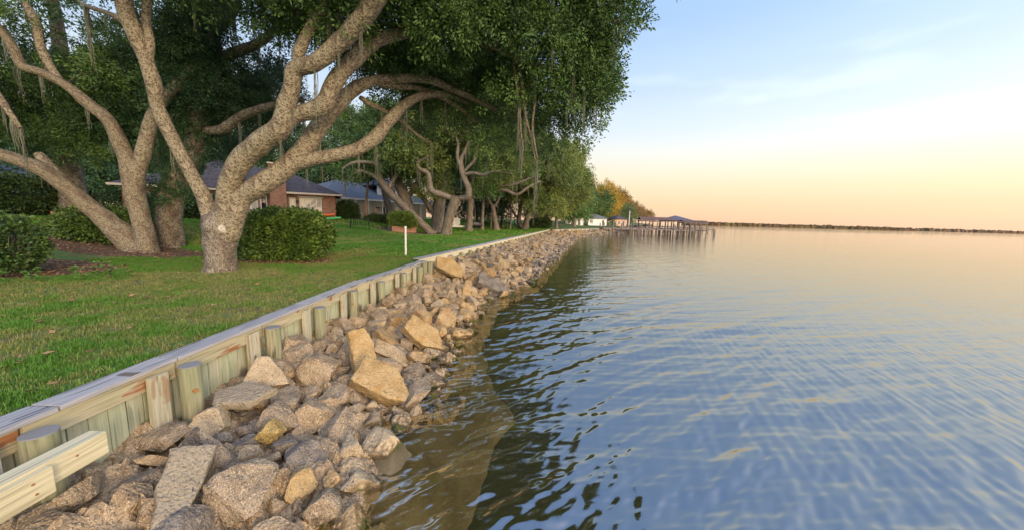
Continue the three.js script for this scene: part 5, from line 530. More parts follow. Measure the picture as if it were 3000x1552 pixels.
  slenderOak: {"limbs":[["trunk",[[-4.46,0.33,-49.0,0.256],[-4.38,2.24,-49.0,0.227],[-4.3,4.46,-49.0,0.227],[-4.23,6.66,-49.0,0.199],[-4.05,9.38,-49.0,0.142]]]],"clumps":[[-2.4,10.6,-48.6,1.87],[-2.5,11.1,-51.6,1.74],[-5.3,10.0,-48.5,1.51],[-4.7,12.9,-48.8,1.81],[-1.7,8.2,-50.8,1.45],[-4.3,9.0,-50.9,1.76],[-5.7,11.8,-48.5,1.56],[-5.8,8.7,-49.5,1.71],[-5.7,8.4,-49.9,1.53],[-4.3,9.7,-48.3,1.79]]},
  bareLimbOak: {"limbs":[["trunk",[[-2.35,0.3,-50.0,0.494],[-2.54,1.04,-50.0,0.378],[-2.86,2.58,-50.0,0.349],[-3.11,3.71,-50.0,0.32]]],["limb",[[-2.99,3.15,-50.0,0.233],[-3.7,4.54,-50.0,0.203],[-4.76,6.19,-50.0,0.145]]],["limb",[[-2.99,3.15,-50.0,0.233],[-2.16,4.58,-50.0,0.204],[-1.62,6.28,-50.0,0.146]]],["limb",[[-2.56,4.13,-47.0,0.191],[-3.59,5.86,-46.0,0.24],[-4.8,5.98,-45.0,0.182],[-5.69,5.37,-44.0,0.127]]],["limb",[[-2.53,5.37,-46.0,0.241],[-0.94,5.33,-45.0,0.236],[0.36,4.83,-44.5,0.207],[1.83,5.82,-44.0,0.154],[3.31,6.59,-44.0,0.102]]],["limb",[[-2.28,5.89,-46.0,0.187],[0.32,6.27,-45.0,0.183],[2.78,7.31,-44.0,0.128]]]],"clumps":[[0.1,12.4,-47.9,1.22],[-1.9,13.7,-51.2,1.46],[-2.9,10.5,-45.0,1.46],[0.7,11.4,-49.1,1.1],[-4.4,11.3,-49.8,1.33],[0.7,12.6,-49.4,1.5],[-1.2,13.1,-49.5,1.69],[-4.3,12.3,-48.8,1.74],[-1.6,9.0,-45.8,1.63],[0.9,13.6,-49.1,1.12],[1.5,14.3,-51.8,1.08],[2.2,12.0,-45.9,1.52],[0.3,9.2,-51.4,1.23],[-4.2,9.0,-45.2,1.12],[0.7,13.4,-51.8,1.61],[-0.8,12.3,-45.3,1.6],[2.3,14.3,-51.1,1.65],[1.6,11.0,-48.4,1.48],[1.3,13.3,-48.8,1.09],[-0.6,6.9,-46.6,0.6],[-1.7,6.3,-47.2,0.92],[-1.3,6.5,-46.4,0.68],[-1.3,6.0,-46.3,0.82],[-1.4,6.3,-46.1,0.94]]},
  weepingOak: {"limbs":[["trunk",[[1.83,-0.36,-57.0,0.597],[1.94,0.23,-57.0,0.498],[2.28,1.88,-57.0,0.464],[2.75,3.52,-57.0,0.398],[3.09,5.14,-57.0,0.331],[3.32,7.7,-57.0,0.265],[3.51,11.47,-57.0,0.166]]],["limb",[[1.82,0.03,-57.0,0.464],[1.0,1.19,-57.5,0.402],[1.08,3.17,-58.0,0.338],[1.43,5.17,-58.4,0.238]]],["limb",[[1.39,1.2,-57.3,0.267],[0.23,2.49,-58.0,0.203],[-0.82,4.13,-58.5,0.136]]]],"clumps":[[0.4,11.4,-56.5,1.44],[0.7,9.4,-55.6,1.98],[-0.4,13.6,-55.7,1.29],[3.8,10.1,-54.9,1.56],[3.7,8.7,-52.1,1.93],[5.3,7.0,-55.3,1.87],[-0.1,8.7,-55.2,1.88],[5.3,12.2,-52.3,1.95],[4.2,11.7,-52.4,1.44],[1.7,12.6,-51.5,1.55],[4.5,7.1,-57.8,1.81],[6.7,8.5,-56.4,1.42],[2.2,12.9,-50.5,1.38],[6.1,12.0,-56.9,1.82],[6.0,8.1,-55.7,1.63],[4.7,10.7,-49.0,1.7],[3.3,6.2,-51.7,1.33],[4.0,9.7,-53.3,1.95],[5.7,8.4,-52.1,1.97],[1.0,10.7,-48.9,1.93],[1.3,7.6,-48.1,1.99],[2.5,8.1,-49.8,1.75],[4.8,12.3,-55.5,1.41],[3.8,11.2,-48.3,1.41],[4.3,9.9,-57.6,1.72],[7.1,7.6,-54.0,1.17],[2.6,6.7,-48.7,1.23],[5.5,3.8,-49.1,1.64],[7.1,7.9,-50.7,1.2],[5.1,5.3,-51.0,1.46],[3.6,4.2,-55.3,1.38],[3.3,4.8,-56.3,1.29],[8.2,5.9,-56.6,1.33],[3.7,4.0,-48.1,1.24],[6.6,5.7,-54.6,1.26],[3.3,3.7,-49.4,1.41],[6.4,8.1,-54.5,1.17],[7.2,7.9,-48.1,1.85],[6.9,8.2,-51.6,1.72],[4.8,6.1,-50.5,1.21],[7.2,7.4,-50.5,1.41],[4.3,8.4,-55.6,1.29],[4.9,5.6,-51.8,1.48],[3.4,5.8,-56.7,1.75],[0.5,5.0,-53.2,0.81],[2.6,6.0,-54.3,0.81],[1.0,5.6,-54.4,0.97],[0.6,5.1,-52.6,0.98],[2.2,6.2,-56.7,0.86],[2.3,4.1,-55.7,1.23],[5.6,8.7,-52.9,1.32],[5.3,8.3,-47.9,1.11],[5.5,8.0,-46.7,1.27],[5.3,10.2,-51.9,1.18],[7.0,9.9,-47.6,1.05],[7.2,11.6,-53.9,0.98],[6.9,11.6,-51.2,1.28],[7.1,11.0,-51.9,1.3],[7.4,11.2,-50.8,1.5],[8.3,9.2,-53.6,1.21]]},
  shoreOak: {"limbs":[["trunk",[[9.12,0.12,-72.0,0.416],[9.08,0.86,-72.0,0.291],[8.95,3.74,-72.0,0.291],[9.01,6.18,-72.0,0.249],[9.11,9.41,-72.0,0.166]]],["limb",[[8.84,2.5,-72.0,0.208],[6.83,2.6,-71.0,0.165],[4.68,3.57,-70.0,0.122]]]],"clumps":[[7.1,9.5,-73.7,2.1],[6.2,9.5,-73.7,1.54],[6.2,9.1,-67.7,2.25],[12.7,8.0,-69.6,2.18],[11.4,8.4,-62.2,1.98],[12.7,7.3,-68.7,2.49],[7.2,4.8,-70.1,1.7],[9.5,9.7,-75.0,2.46],[8.1,8.0,-66.2,2.17],[7.3,8.7,-62.3,2.33],[9.0,8.1,-62.0,1.95],[10.8,9.8,-69.3,1.74],[11.7,9.1,-63.6,1.64],[10.0,4.5,-68.8,1.56],[6.2,6.2,-65.0,1.95],[12.0,6.0,-67.3,2.36],[8.1,4.2,-74.4,1.91],[11.2,9.2,-62.7,1.52],[7.3,3.8,-65.8,2.37],[9.3,4.7,-67.5,2.31],[9.4,10.0,-70.5,1.74],[10.2,5.2,-70.6,2.4],[7.2,10.7,-74.5,2.4],[6.8,5.8,-69.4,1.76],[7.7,6.7,-65.1,2.18],[9.9,10.4,-58.7,1.77],[11.1,14.4,-64.7,1.78],[10.8,11.2,-64.8,1.51],[11.5,13.8,-67.6,1.74],[8.9,12.8,-67.6,2.22],[9.1,11.0,-67.0,1.67],[10.9,13.8,-64.6,1.55],[8.1,13.3,-60.1,1.47],[9.0,13.5,-62.1,1.87],[10.6,13.1,-67.4,1.98],[8.1,11.6,-62.4,1.37],[8.4,12.5,-64.8,2.22]]},
  pointOak: {"limbs":[["trunk",[[16.93,0.62,-95.0,0.435],[16.89,3.45,-95.0,0.381],[16.89,7.75,-95.0,0.272]]]],"clumps":[[18.7,5.9,-95.3,2.56],[19.3,9.4,-94.1,2.72],[12.6,4.0,-86.0,2.52],[19.3,6.4,-97.0,2.04],[13.7,4.6,-80.3,2.13],[10.0,8.3,-81.4,2.64],[11.4,7.6,-80.1,2.65],[12.3,10.3,-99.7,2.92],[13.5,8.5,-99.4,2.43],[13.7,6.6,-86.4,2.11],[10.5,8.4,-81.1,1.91],[16.8,8.7,-92.5,2.75],[14.4,6.9,-94.6,2.03],[16.7,10.9,-98.6,1.98],[14.8,5.1,-93.9,2.08],[18.3,10.3,-95.9,2.5],[15.5,4.2,-83.8,2.75],[11.2,5.1,-84.6,2.48],[11.6,5.6,-82.8,1.93],[13.9,11.7,-84.3,1.83],[15.6,12.5,-83.3,2.11],[13.5,9.9,-80.2,2.08],[16.4,12.0,-84.1,1.72],[14.0,12.1,-84.6,1.64],[16.5,10.2,-85.7,2.34]]},
  thicketOak: {"limbs":[["trunk",[[5.79,-0.0,-70.0,0.406],[5.55,2.0,-70.0,0.366],[5.3,4.38,-70.0,0.325],[5.34,7.54,-70.0,0.203]]]],"clumps":[[4.9,6.2,-72.4,1.78],[6.0,6.9,-66.4,1.24],[3.9,3.1,-70.1,1.9],[4.0,6.9,-69.7,1.61],[5.1,4.1,-70.2,1.62],[3.7,7.3,-72.2,1.51],[4.5,4.3,-69.9,1.38],[5.6,4.1,-68.5,1.82],[5.5,3.1,-69.0,1.95],[3.7,5.4,-70.9,1.71]]}
};
{ // the stump collar and cut-branch scar on the main trunk
  const t = oak(TREES.mainOak, 'live_oak', 'lichen-covered live oak with a stout collared trunk standing alone on the near lawn', { seed: 3, per: 125, bark: M.barkGrey, upper: M.barkLichen, seg: 20, moss: 140 });
  const sc = tube([[0.33, 1.22, 0.2], [0.42, 1.25, 0.27], [0.45, 1.26, 0.29]], [0.15, 0.12, 0.06], { seg: 12, lump: 0.2, lf: 6 }); part('cut_scar', sc, std({ color: rgb(0.5, 0.46, 0.38) }), t);
}
oak(TREES.leftOak, 'live_oak', 'live oak with two leaning trunks rising from one foot at the left', { seed: 5, per: 120, tint: GREEN, bark: M.barkLichen, upper: M.barkLichen, seg: 18, moss: 60 });
{
  const t = oak(TREES.ivyOak, 'live_oak', 'dark ivy-wrapped oak trunk just right of the two-trunked oak', { seed: 7, per: 120, tint: TEAL, bark: M.barkBrown, seg: 16, moss: 110 });
  const r = rng(3), out = []; for (let i = 1; i < TREES.ivyOak.limbs[0][1].length - 2; i++) { const a = TREES.ivyOak.limbs[0][1][i], b = TREES.ivyOak.limbs[0][1][i + 1]; for (let k = 0; k < (i < 3 ? 40 : 170); k++) { const f = r(), g = r() * 6.28, R = (a[3] + (b[3] - a[3]) * f) * 1.04; if (i < 3 && Math.cos(g) > 0.2) continue; out.push([a[0] + (b[0] - a[0]) * f + Math.cos(g) * R - t.position.x, a[1] + (b[1] - a[1]) * f - t.position.y, a[2] + (b[2] - a[2]) * f + Math.sin(g) * R - t.position.z, Math.cos(g), -0.5, Math.sin(g), 0.7 + r() * 0.4, r() * 0.5]); } } leafCloud('ivy', out, TEAL, t, BROAD);
}
const midTrees = [
  ['leaningOak', 'live_oak', 'oak with a slim trunk leaning hard to the left behind the white post', { tint: GREEN, bark: M.barkBrown, upper: M.barkGrey, moss: 60 }],
  ['forkedOak', 'live_oak', 'forked oak with twisting pale limbs right of the leaning oak', { tint: WARM, bark: M.barkBrown, upper: M.barkGrey, moss: 80 }],
  ['stoutOak', 'live_oak', 'stout grey oak trunk behind the brick planter', { tint: TEAL, bark: M.barkGrey }],
  ['mossyOak', 'live_oak', 'moss-hung oak in front of the white house porch', { tint: TEAL, bark: M.barkGrey, moss: 60 }],
  ['twinOak', 'live_oak', 'thick ridged oak trunk directly behind the forked oak', { tint: GREEN, bark: M.barkGrey }],
  ['ivyPillarOak', 'live_oak', 'straight oak trunk right of the white swing bench', { tint: GREEN, bark: M.barkGrey, moss: 30 }],
  ['slenderOak', 'live_oak', 'slender straight oak at the dark edge of the wood', { tint: TEAL, bark: M.barkGrey }],
  ['bareLimbOak', 'live_oak', 'oak with bare grey arching limbs hung with moss', { tint: WARM, bark: M.barkGrey, upper: M.barkGrey, moss: 120, twig: M.twigGrey }],
  ['weepingOak', 'live_oak', 'weeping oak with paired trunks near the end of the pale bulkhead', { tint: WARM, bark: M.barkBrown, moss: 200 }],
  ['thicketOak', 'live_oak', 'low oak in the thicket behind the paired trunks', { tint: GREEN, bark: M.barkGrey }],
  ['shoreOak', 'live_oak', 'thin-stemmed oak with a broad crown over the shore', { tint: WARM, bark: M.barkGrey, moss: 60 }],
  ['pointOak', 'live_oak', 'rounded oak out on the point before the far houses', { tint: GREEN, bark: M.barkGrey }],
];
midTrees.forEach(([k, n, l, o], i) => oak(TREES[k], n, l, { seed: 20 + i, per: k === 'pointOak' || k === 'shoreOak' ? 26 : 42, scale: k === 'pointOak' || k === 'shoreOak' ? 3.2 : 2.3, seg: 9, ...o }));
// generic woodland trees
function woodTree(name, label, x, z, H, R, { seed, tint = TEAL, scale = 3, per = 16, bark = M.barkGrey, group, low = 0.3, y0, n = 26, tr = 0.22, shape = 1 }) {
  const r = rng(seed), y = y0 ?? landMid(x, z), limbs = [['trunk', [[x, y - 0.2, z, tr * 1.2], [x + (r() - 0.5) * 0.4, y + H * 0.25, z, tr], [x + (r() - 0.5) * 0.9, y + H * 0.55, z + (r() - 0.5), tr * 0.7], [x + (r() - 0.5) * 1.2, y + H * 0.9, z + (r() - 0.5), tr * 0.25]]]], cl = [];
  for (let i = 0; i < n; i++) { const a = r() * 6.283, f = low + (1 - low) * r(), k = R * Math.sqrt(r()) * Math.pow(Math.sin(clamp((f - low) / (1 - low) * 0.9 + 0.1) * Math.PI), 0.6 * shape); cl.push([x + Math.cos(a) * k, y + H * f, z + Math.sin(a) * k, R * (0.28 + r() * 0.16)]); }
  return oak({ limbs, clumps: cl }, name, label, { seed, per, scale, tint, bark, seg: 7, group });
}
{
  const r = rng(515); // the wood behind the houses
  for (const [x, z, H, R] of [[-66, -38, 13, 6], [-54, -48, 13, 6.5], [-44, -52, 15, 6], [-36, -56, 13, 6], [-29, -60, 16, 6], [-22, -64, 16, 6], [-14, -69, 15, 5.5], [-7, -66, 14, 5], [-2, -64, 12, 4.5], [-38, -22, 8, 4], [-50, -24, 10, 5], [-36, -36, 7, 5], [-45, -34, 8, 5], [-57, -32, 9, 5]])
    woodTree('woodland_tree', 'dark tree in the wood behind the houses', x, z, H, R, { seed: Math.round(-x * 7 - z), tint: TEAL, scale: 3.4, per: 13, n: 34, low: 0.12, group: 'trees of the dark wood behind the houses' });
  for (const [x, z] of [[-9, -52], [-3.6, -56], [-0.5, -54], [0.9, -59], [2.6, -62], [-6.5, -57]]) woodTree('woodland_tree', 'thin bare-stemmed tree at the shaded edge of the wood', x, z, 11, 3, { seed: Math.round(500 - x * 9 - z), tint: TEAL, scale: 3, per: 16, n: 14, low: 0.5, tr: 0.12, group: 'thin trees at the edge of the wood' });
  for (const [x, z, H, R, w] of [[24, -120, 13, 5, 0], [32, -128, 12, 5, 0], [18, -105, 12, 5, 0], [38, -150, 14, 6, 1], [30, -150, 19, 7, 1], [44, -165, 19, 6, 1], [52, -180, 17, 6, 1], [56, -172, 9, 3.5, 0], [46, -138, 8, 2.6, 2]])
    woodTree('shore_tree', ['green leafy tree on the far point of the shore', 'tall tree beyond the point, low evening sun put into its golden leaf colour', 'small light green tree by the far houses'][w], x, z, H, R, { seed: Math.round(x * 5 - z), tint: [GREEN, [[0.36, 0.23, 0.018], [0.56, 0.37, 0.035]], [[0.1, 0.15, 0.05], [0.14, 0.19, 0.06]]][w], scale: 5, per: 4.5, n: 34, low: 0.18, y0: 0, group: ['green trees on the far point', 'trees beyond the point with low sun put into leaf colour', null][w] || undefined });  // golden leaf tint stands in for low sun on the crowns
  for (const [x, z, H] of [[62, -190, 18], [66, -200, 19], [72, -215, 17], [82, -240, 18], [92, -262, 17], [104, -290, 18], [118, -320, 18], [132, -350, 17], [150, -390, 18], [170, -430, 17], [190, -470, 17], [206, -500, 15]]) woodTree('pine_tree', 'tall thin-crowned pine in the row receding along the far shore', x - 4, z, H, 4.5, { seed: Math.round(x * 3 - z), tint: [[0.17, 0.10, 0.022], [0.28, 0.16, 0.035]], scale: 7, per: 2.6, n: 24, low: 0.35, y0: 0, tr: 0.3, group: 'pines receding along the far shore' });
}
woodTree('woodland_tree', 'tall dark ivy-clad trunk behind the two-trunked oak', -23.2, -18.2, 15, 4, { seed: 321, tint: TEAL, scale: 2, per: 26, n: 5, low: 0.5, tr: 0.42, bark: M.barkBrown });
// far wooded shores across the bay
{
  const blob = rockGeo(5, 3, 3, 1, 0.3); blob.computeVertexNormals(); const c = new THREE.Color(), d = new THREE.Object3D();
  for (const [name, label, x0, z0, x1, z1, n, h, tint] of [['far_wood', 'wooded headland low on the horizon across the bay', 640, -1240, 1280, -1120, 1800, 6.2, [0.14, 0.085, 0.035]], ['far_wood', 'thin line of woods furthest off on the horizon', 1500, -1800, 6500, -3000, 1400, 9, [0.17, 0.105, 0.06]]]) {
    const r = rng(n), im = new THREE.InstancedMesh(blob, std({ color: 0xffffff, roughness: 1 }), n); im.name = numbered(name);
    for (let i = 0; i < n; i++) { const t = r(), k = h * (0.7 + r() * 0.6) * (name === 'far_wood' && h < 8 ? 1 - 0.25 * t : 1); d.position.set(x0 + (x1 - x0) * t + (r() - 0.5) * 20, WATER + k * 0.55 * (0.6 + r()), z0 + (z1 - z0) * t - r() * 60); d.rotation.set(0, r() * 6, 0); d.scale.set(k * 1.1, k, k * 1.1); d.updateMatrix(); im.setMatrixAt(i, d.matrix); const q = 0.7 + r() * 0.6; c.setRGB(tint[0] * q, tint[1] * q * (0.85 + r() * 0.4), tint[2] * q); im.setColorAt(i, c); }
    tag(shadowed(im), label, 'woods', null, 'stuff'); scene.add(im);
    const L = Math.hypot(x1 - x0, z1 - z0), g = new THREE.BoxGeometry(L, 1.2, 90); const s = structure('far_shore', g, std({ color: rgb(0.3, 0.22, 0.13), roughness: 1 }), 'low sandy far shore under the woods'); s.position.set((x0 + x1) / 2, WATER, (z0 + z1) / 2 - 40); s.rotation.y = Math.atan2(-(z1 - z0), x1 - x0);
  }
}
// ---------------------------------------------------------------- bushes
function bush(name, label, x, z, rx, ry, rz, { seed, tint, n, scale = 1, geos = BROAD, twigs = 0, boxy = 0.5, y }) {
  const r = rng(seed), y0 = y ?? landMid(x, z), t = thing(name, label, 'bush', [x, y0, z]), out = [], st = [];
  for (let i = 0; i < n; i++) { const u = r() * 1.9 - 0.9, a = r() * 6.283, cu = clamp(u, -0.9, 1), s = Math.sqrt(Math.max(0, 1 - cu * cu)), e = 2 / (2 + boxy * 2), f = v => Math.sign(v) * Math.abs(v) ** e, k = (0.72 + 0.28 * Math.sqrt(r())) * (1 + 0.6 * (fbm(Math.cos(a) * s * 2.5 + seed, cu * 2.5, Math.sin(a) * s * 2.5, 3) - 0.5)); out.push([f(s * Math.cos(a)) * rx * k, ry * 0.5 + f(cu) * ry * 0.5 * k + ry * 0.08, f(s * Math.sin(a)) * rz * k, s * Math.cos(a), cu * 0.8 + 0.25, s * Math.sin(a), scale * (0.7 + r() * 0.6), r()]); }
  leafCloud('foliage', out, tint, t, geos);
  const core = new THREE.SphereGeometry(1, 20, 12); core.scale(rx * 0.8, ry * 0.44, rz * 0.8); core.translate(0, ry * 0.48, 0); part('dark_core', core, std({ color: rgb(0.025, 0.035, 0.014), roughness: 1 }), t);  // solid dark ellipsoid filling the bush inside its leaves
  for (let i = 0; i < 14 + twigs; i++) { const a = r() * 6.28, k = (twigs ? 0.4 + r() * 0.7 : r() * 0.45), h = ry * (0.4 + r() * 0.4); st.push(tube([[Math.cos(a) * rx * k * 0.5, -0.05, Math.sin(a) * rz * k * 0.5], [Math.cos(a) * rx * k * 0.8 + (r() - 0.5) * 0.2, h * 0.5, Math.sin(a) * rz * k * 0.8], [Math.cos(a) * rx * k * 1.1, h, Math.sin(a) * rz * k * 1.1]], [0.014, 0.01, 0.004], { seg: 4, per: 2, lump: 0, cap: false })); }
  const sm_ = part('stems', mergeGeometries(st), twigs ? M.twigGrey : M.twig, t); sm_.userData.kind = 'stuff'; return t;
}
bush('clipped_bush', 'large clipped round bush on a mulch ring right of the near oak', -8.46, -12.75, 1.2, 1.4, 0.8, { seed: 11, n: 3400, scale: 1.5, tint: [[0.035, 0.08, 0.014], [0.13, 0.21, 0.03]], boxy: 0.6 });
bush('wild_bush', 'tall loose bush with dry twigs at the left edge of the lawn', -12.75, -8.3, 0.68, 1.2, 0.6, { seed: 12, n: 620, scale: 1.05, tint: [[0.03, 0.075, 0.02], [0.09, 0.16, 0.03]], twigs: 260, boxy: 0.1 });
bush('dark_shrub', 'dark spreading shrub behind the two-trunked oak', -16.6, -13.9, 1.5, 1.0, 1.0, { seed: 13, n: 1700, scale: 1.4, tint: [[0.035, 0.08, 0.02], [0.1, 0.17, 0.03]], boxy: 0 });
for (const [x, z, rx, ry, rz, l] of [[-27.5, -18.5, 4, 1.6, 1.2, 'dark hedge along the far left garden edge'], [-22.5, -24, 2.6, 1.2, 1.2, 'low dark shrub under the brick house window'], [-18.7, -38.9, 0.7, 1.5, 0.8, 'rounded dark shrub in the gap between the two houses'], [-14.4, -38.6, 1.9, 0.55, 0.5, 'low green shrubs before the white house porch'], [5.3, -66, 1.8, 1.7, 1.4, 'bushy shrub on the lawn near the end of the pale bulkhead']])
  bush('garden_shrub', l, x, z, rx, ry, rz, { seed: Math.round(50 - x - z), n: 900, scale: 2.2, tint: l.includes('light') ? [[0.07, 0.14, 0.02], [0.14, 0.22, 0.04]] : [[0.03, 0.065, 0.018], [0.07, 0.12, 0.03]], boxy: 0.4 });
{ // young broad-leaved seedlings in the bare soil at the left
  for (const [i, [x, z]] of [[-10.9, -7.6], [-10.2, -7.9], [-10.5, -8.5], [-11.4, -7.4], [-9.9, -8.3]].entries()) { const t = thing('seedling', 'small bright green seedling in the bare soil before the wild bush', 'plant', [x, landMid(x, z) - 0.02, z], i, 'seedlings in the bare soil'); const r = rng(60 + i), pos = []; part('stem', tube([[0, -0.03, 0], [0.02, 0.15, 0.01], [0.01, 0.3, 0]], [0.006, 0.005, 0.003], { seg: 5, per: 2, lump: 0 }), M.twig, t); for (let k = 0; k < 16; k++) { const a = r() * 6.28, h = 0.06 + r() * 0.28, L = 0.09 + r() * 0.06, w = L * 0.34, c = Math.cos(a), s = Math.sin(a); pos.push(c * 0.02, h, s * 0.02, c * L * 0.6 - s * w, h + 0.04, s * L * 0.6 + c * w, c * L * 1.2, h + 0.01, s * L * 1.2, c * 0.02, h, s * 0.02, c * L * 1.2, h + 0.01, s * L * 1.2, c * L * 0.6 + s * w, h + 0.04, s * L * 0.6 - c * w); } part('leaves', geoFrom(pos), std({ color: rgb(0.11, 0.24, 0.05), side: THREE.DoubleSide, roughness: 0.6 }), t); }
}
// ---------------------------------------------------------------- houses
const brickTex = (a, b, m) => texture(512, 512, (u, v) => { const rows = 13, cols = 5, y = v * rows, row = Math.floor(y), x = u * cols + (row % 2) * 0.5, c = Math.floor(x), fx = x - c, fy = y - row; const j = fx < 0.045 || fy < 0.14; const h = hash3(c % cols, row, 3); return mulc(j ? m : mixc(a, b, h), 0.85 + 0.3 * noise3(u * 120, v * 120, 4, 120, 120)); });
M.brick = std({ map: brickTex([0.20, 0.085, 0.05], [0.40, 0.19, 0.11], [0.36, 0.29, 0.23]), roughness: 0.92 });
M.siding = std({ color: rgb(0.60, 0.60, 0.58), roughness: 0.8 });
M.white = std({ color: rgb(0.78, 0.77, 0.74), roughness: 0.6 });
M.cream = std({ color: rgb(0.62, 0.52, 0.40), roughness: 0.8 });
M.backing = std({ color: rgb(0.72, 0.62, 0.50), roughness: 0.95 });  // cream curtains, the warm sky reflection put into their colour too
M.dark = std({ color: rgb(0.03, 0.03, 0.032), roughness: 0.8 });
M.glass = new THREE.MeshPhysicalMaterial({ color: rgb(0.95, 0.96, 0.96), roughness: 0.03, transmission: 1, thickness: 0, ior: 1.5 });
const shingle = (a, b) => texture(512, 512, (u, v) => { const rows = 24, y = v * rows, row = Math.floor(y), x = u * 16 + hash3(row, 1, 1), c = Math.floor(x); return mulc(mixc(a, b, hash3(c % 16, row, 7)), (y - row < 0.12 ? 0.6 : 1) * (0.85 + 0.3 * noise3(u * 150, v * 150, 2, 150, 150))); }, { repeat: [0.3, 0.3] });
M.roofDark = std({ map: shingle([0.055, 0.05, 0.058], [0.105, 0.095, 0.105]), roughness: 0.95 });
M.roofBlue = std({ map: shingle([0.12, 0.135, 0.16], [0.19, 0.21, 0.24]), roughness: 0.95 });
function wallWith(w, h, holes, t = 0.22) { const s = new THREE.Shape([new THREE.Vector2(0, 0), new THREE.Vector2(w, 0), new THREE.Vector2(w, h), new THREE.Vector2(0, h)]); for (const [x0, y0, x1, y1] of holes) s.holes.push(new THREE.Path([new THREE.Vector2(x0, y0), new THREE.Vector2(x0, y1), new THREE.Vector2(x1, y1), new THREE.Vector2(x1, y0)])); const g = new THREE.ExtrudeGeometry(s, { depth: t, bevelEnabled: false }); g.translate(0, 0, -t); return g; }
function quadGeo(list, uvS = 1) { const pos = [], uv = [], idx = []; for (const q of list) { const b = pos.length / 3, o = V(...q[0]), e = V(...q[1]).sub(o).normalize(), n = V(0, 0, 0).crossVectors(e, V(...q[q.length - 1]).sub(o)).normalize(), f = V(0, 0, 0).crossVectors(n, e); for (const p of q) { pos.push(...p); const d = V(...p).sub(o); uv.push(d.dot(e) * uvS, d.dot(f) * uvS); } for (let i = 1; i < q.length - 1; i++) idx.push(b, b + i, b + i + 1); } const g = geoFrom(pos, idx, uv).toNonIndexed(); g.computeVertexNormals(); return g; }
// hip roof over [x0,x1] x [z0,z1] with thickness; eave y, ridge y
function hipRoof(x0, x1, z0, z1, e, r, t = 0.12) { const zc = (z0 + z1) / 2, k = Math.min((z1 - z0) / 2, (x1 - x0) / 2), a = [x0, e, z1], b = [x1, e, z1], c = [x1, e, z0], d = [x0, e, z0], m = [x0 + k, r, zc], n = [x1 - k, r, zc], dn = p => [p[0], p[1] - t, p[2]]; return quadGeo([[a, b, n, m], [b, c, n], [c, d, m, n], [d, a, m], [dn(a), dn(b), b, a], [dn(b), dn(c), c, b], [dn(c), dn(d), d, c], [dn(d), dn(a), a, d], [dn(d), dn(c), dn(b), dn(a)]]); }
function glazed(parent, name, x0, y0, x1, y1, { lights = 2, rows = 1, back = M.backing, frame = M.white, z = -0.08 } = {}) {
  const w = x1 - x0, h = y1 - y0, f = part(name, mergeGeometries([...[[x0 + 0.04, w, 0], [x1 - 0.04, w, 0]].map(([x]) => { const g = new THREE.BoxGeometry(0.08, h, 0.1); g.translate(x, y0 + h / 2, z); return g; }), ...[y0 + 0.04, y1 - 0.04].map(y => { const g = new THREE.BoxGeometry(w - 0.16, 0.08, 0.1); g.translate(x0 + w / 2, y, z); return g; }), ...Array.from({ length: lights - 1 }, (_, i) => { const g = new THREE.BoxGeometry(0.1, h - 0.16, 0.09); g.translate(x0 + w * (i + 1) / lights, y0 + h / 2, z); return g; }), ...Array.from({ length: rows - 1 }, (_, i) => { const g = new THREE.BoxGeometry(w - 0.16, 0.05, 0.08); g.translate(x0 + w / 2, y0 + h * (i + 1) / rows, z); return g; })]), frame, parent);
  for (let i = 0; i < lights; i++) { const pw = (w - 0.16) / lights - 0.05; part('pane', new THREE.BoxGeometry(pw, h - 0.16, 0.012), M.glass, f, [x0 + w * (i + 0.5) / lights, y0 + h / 2, z + 0.01]); }
  part('backing', new THREE.BoxGeometry(w - 0.1, h - 0.1, 0.02), back, f, [x0 + w / 2, y0 + h / 2, z - 0.1]);  // panel close behind the panes
  return f;
}
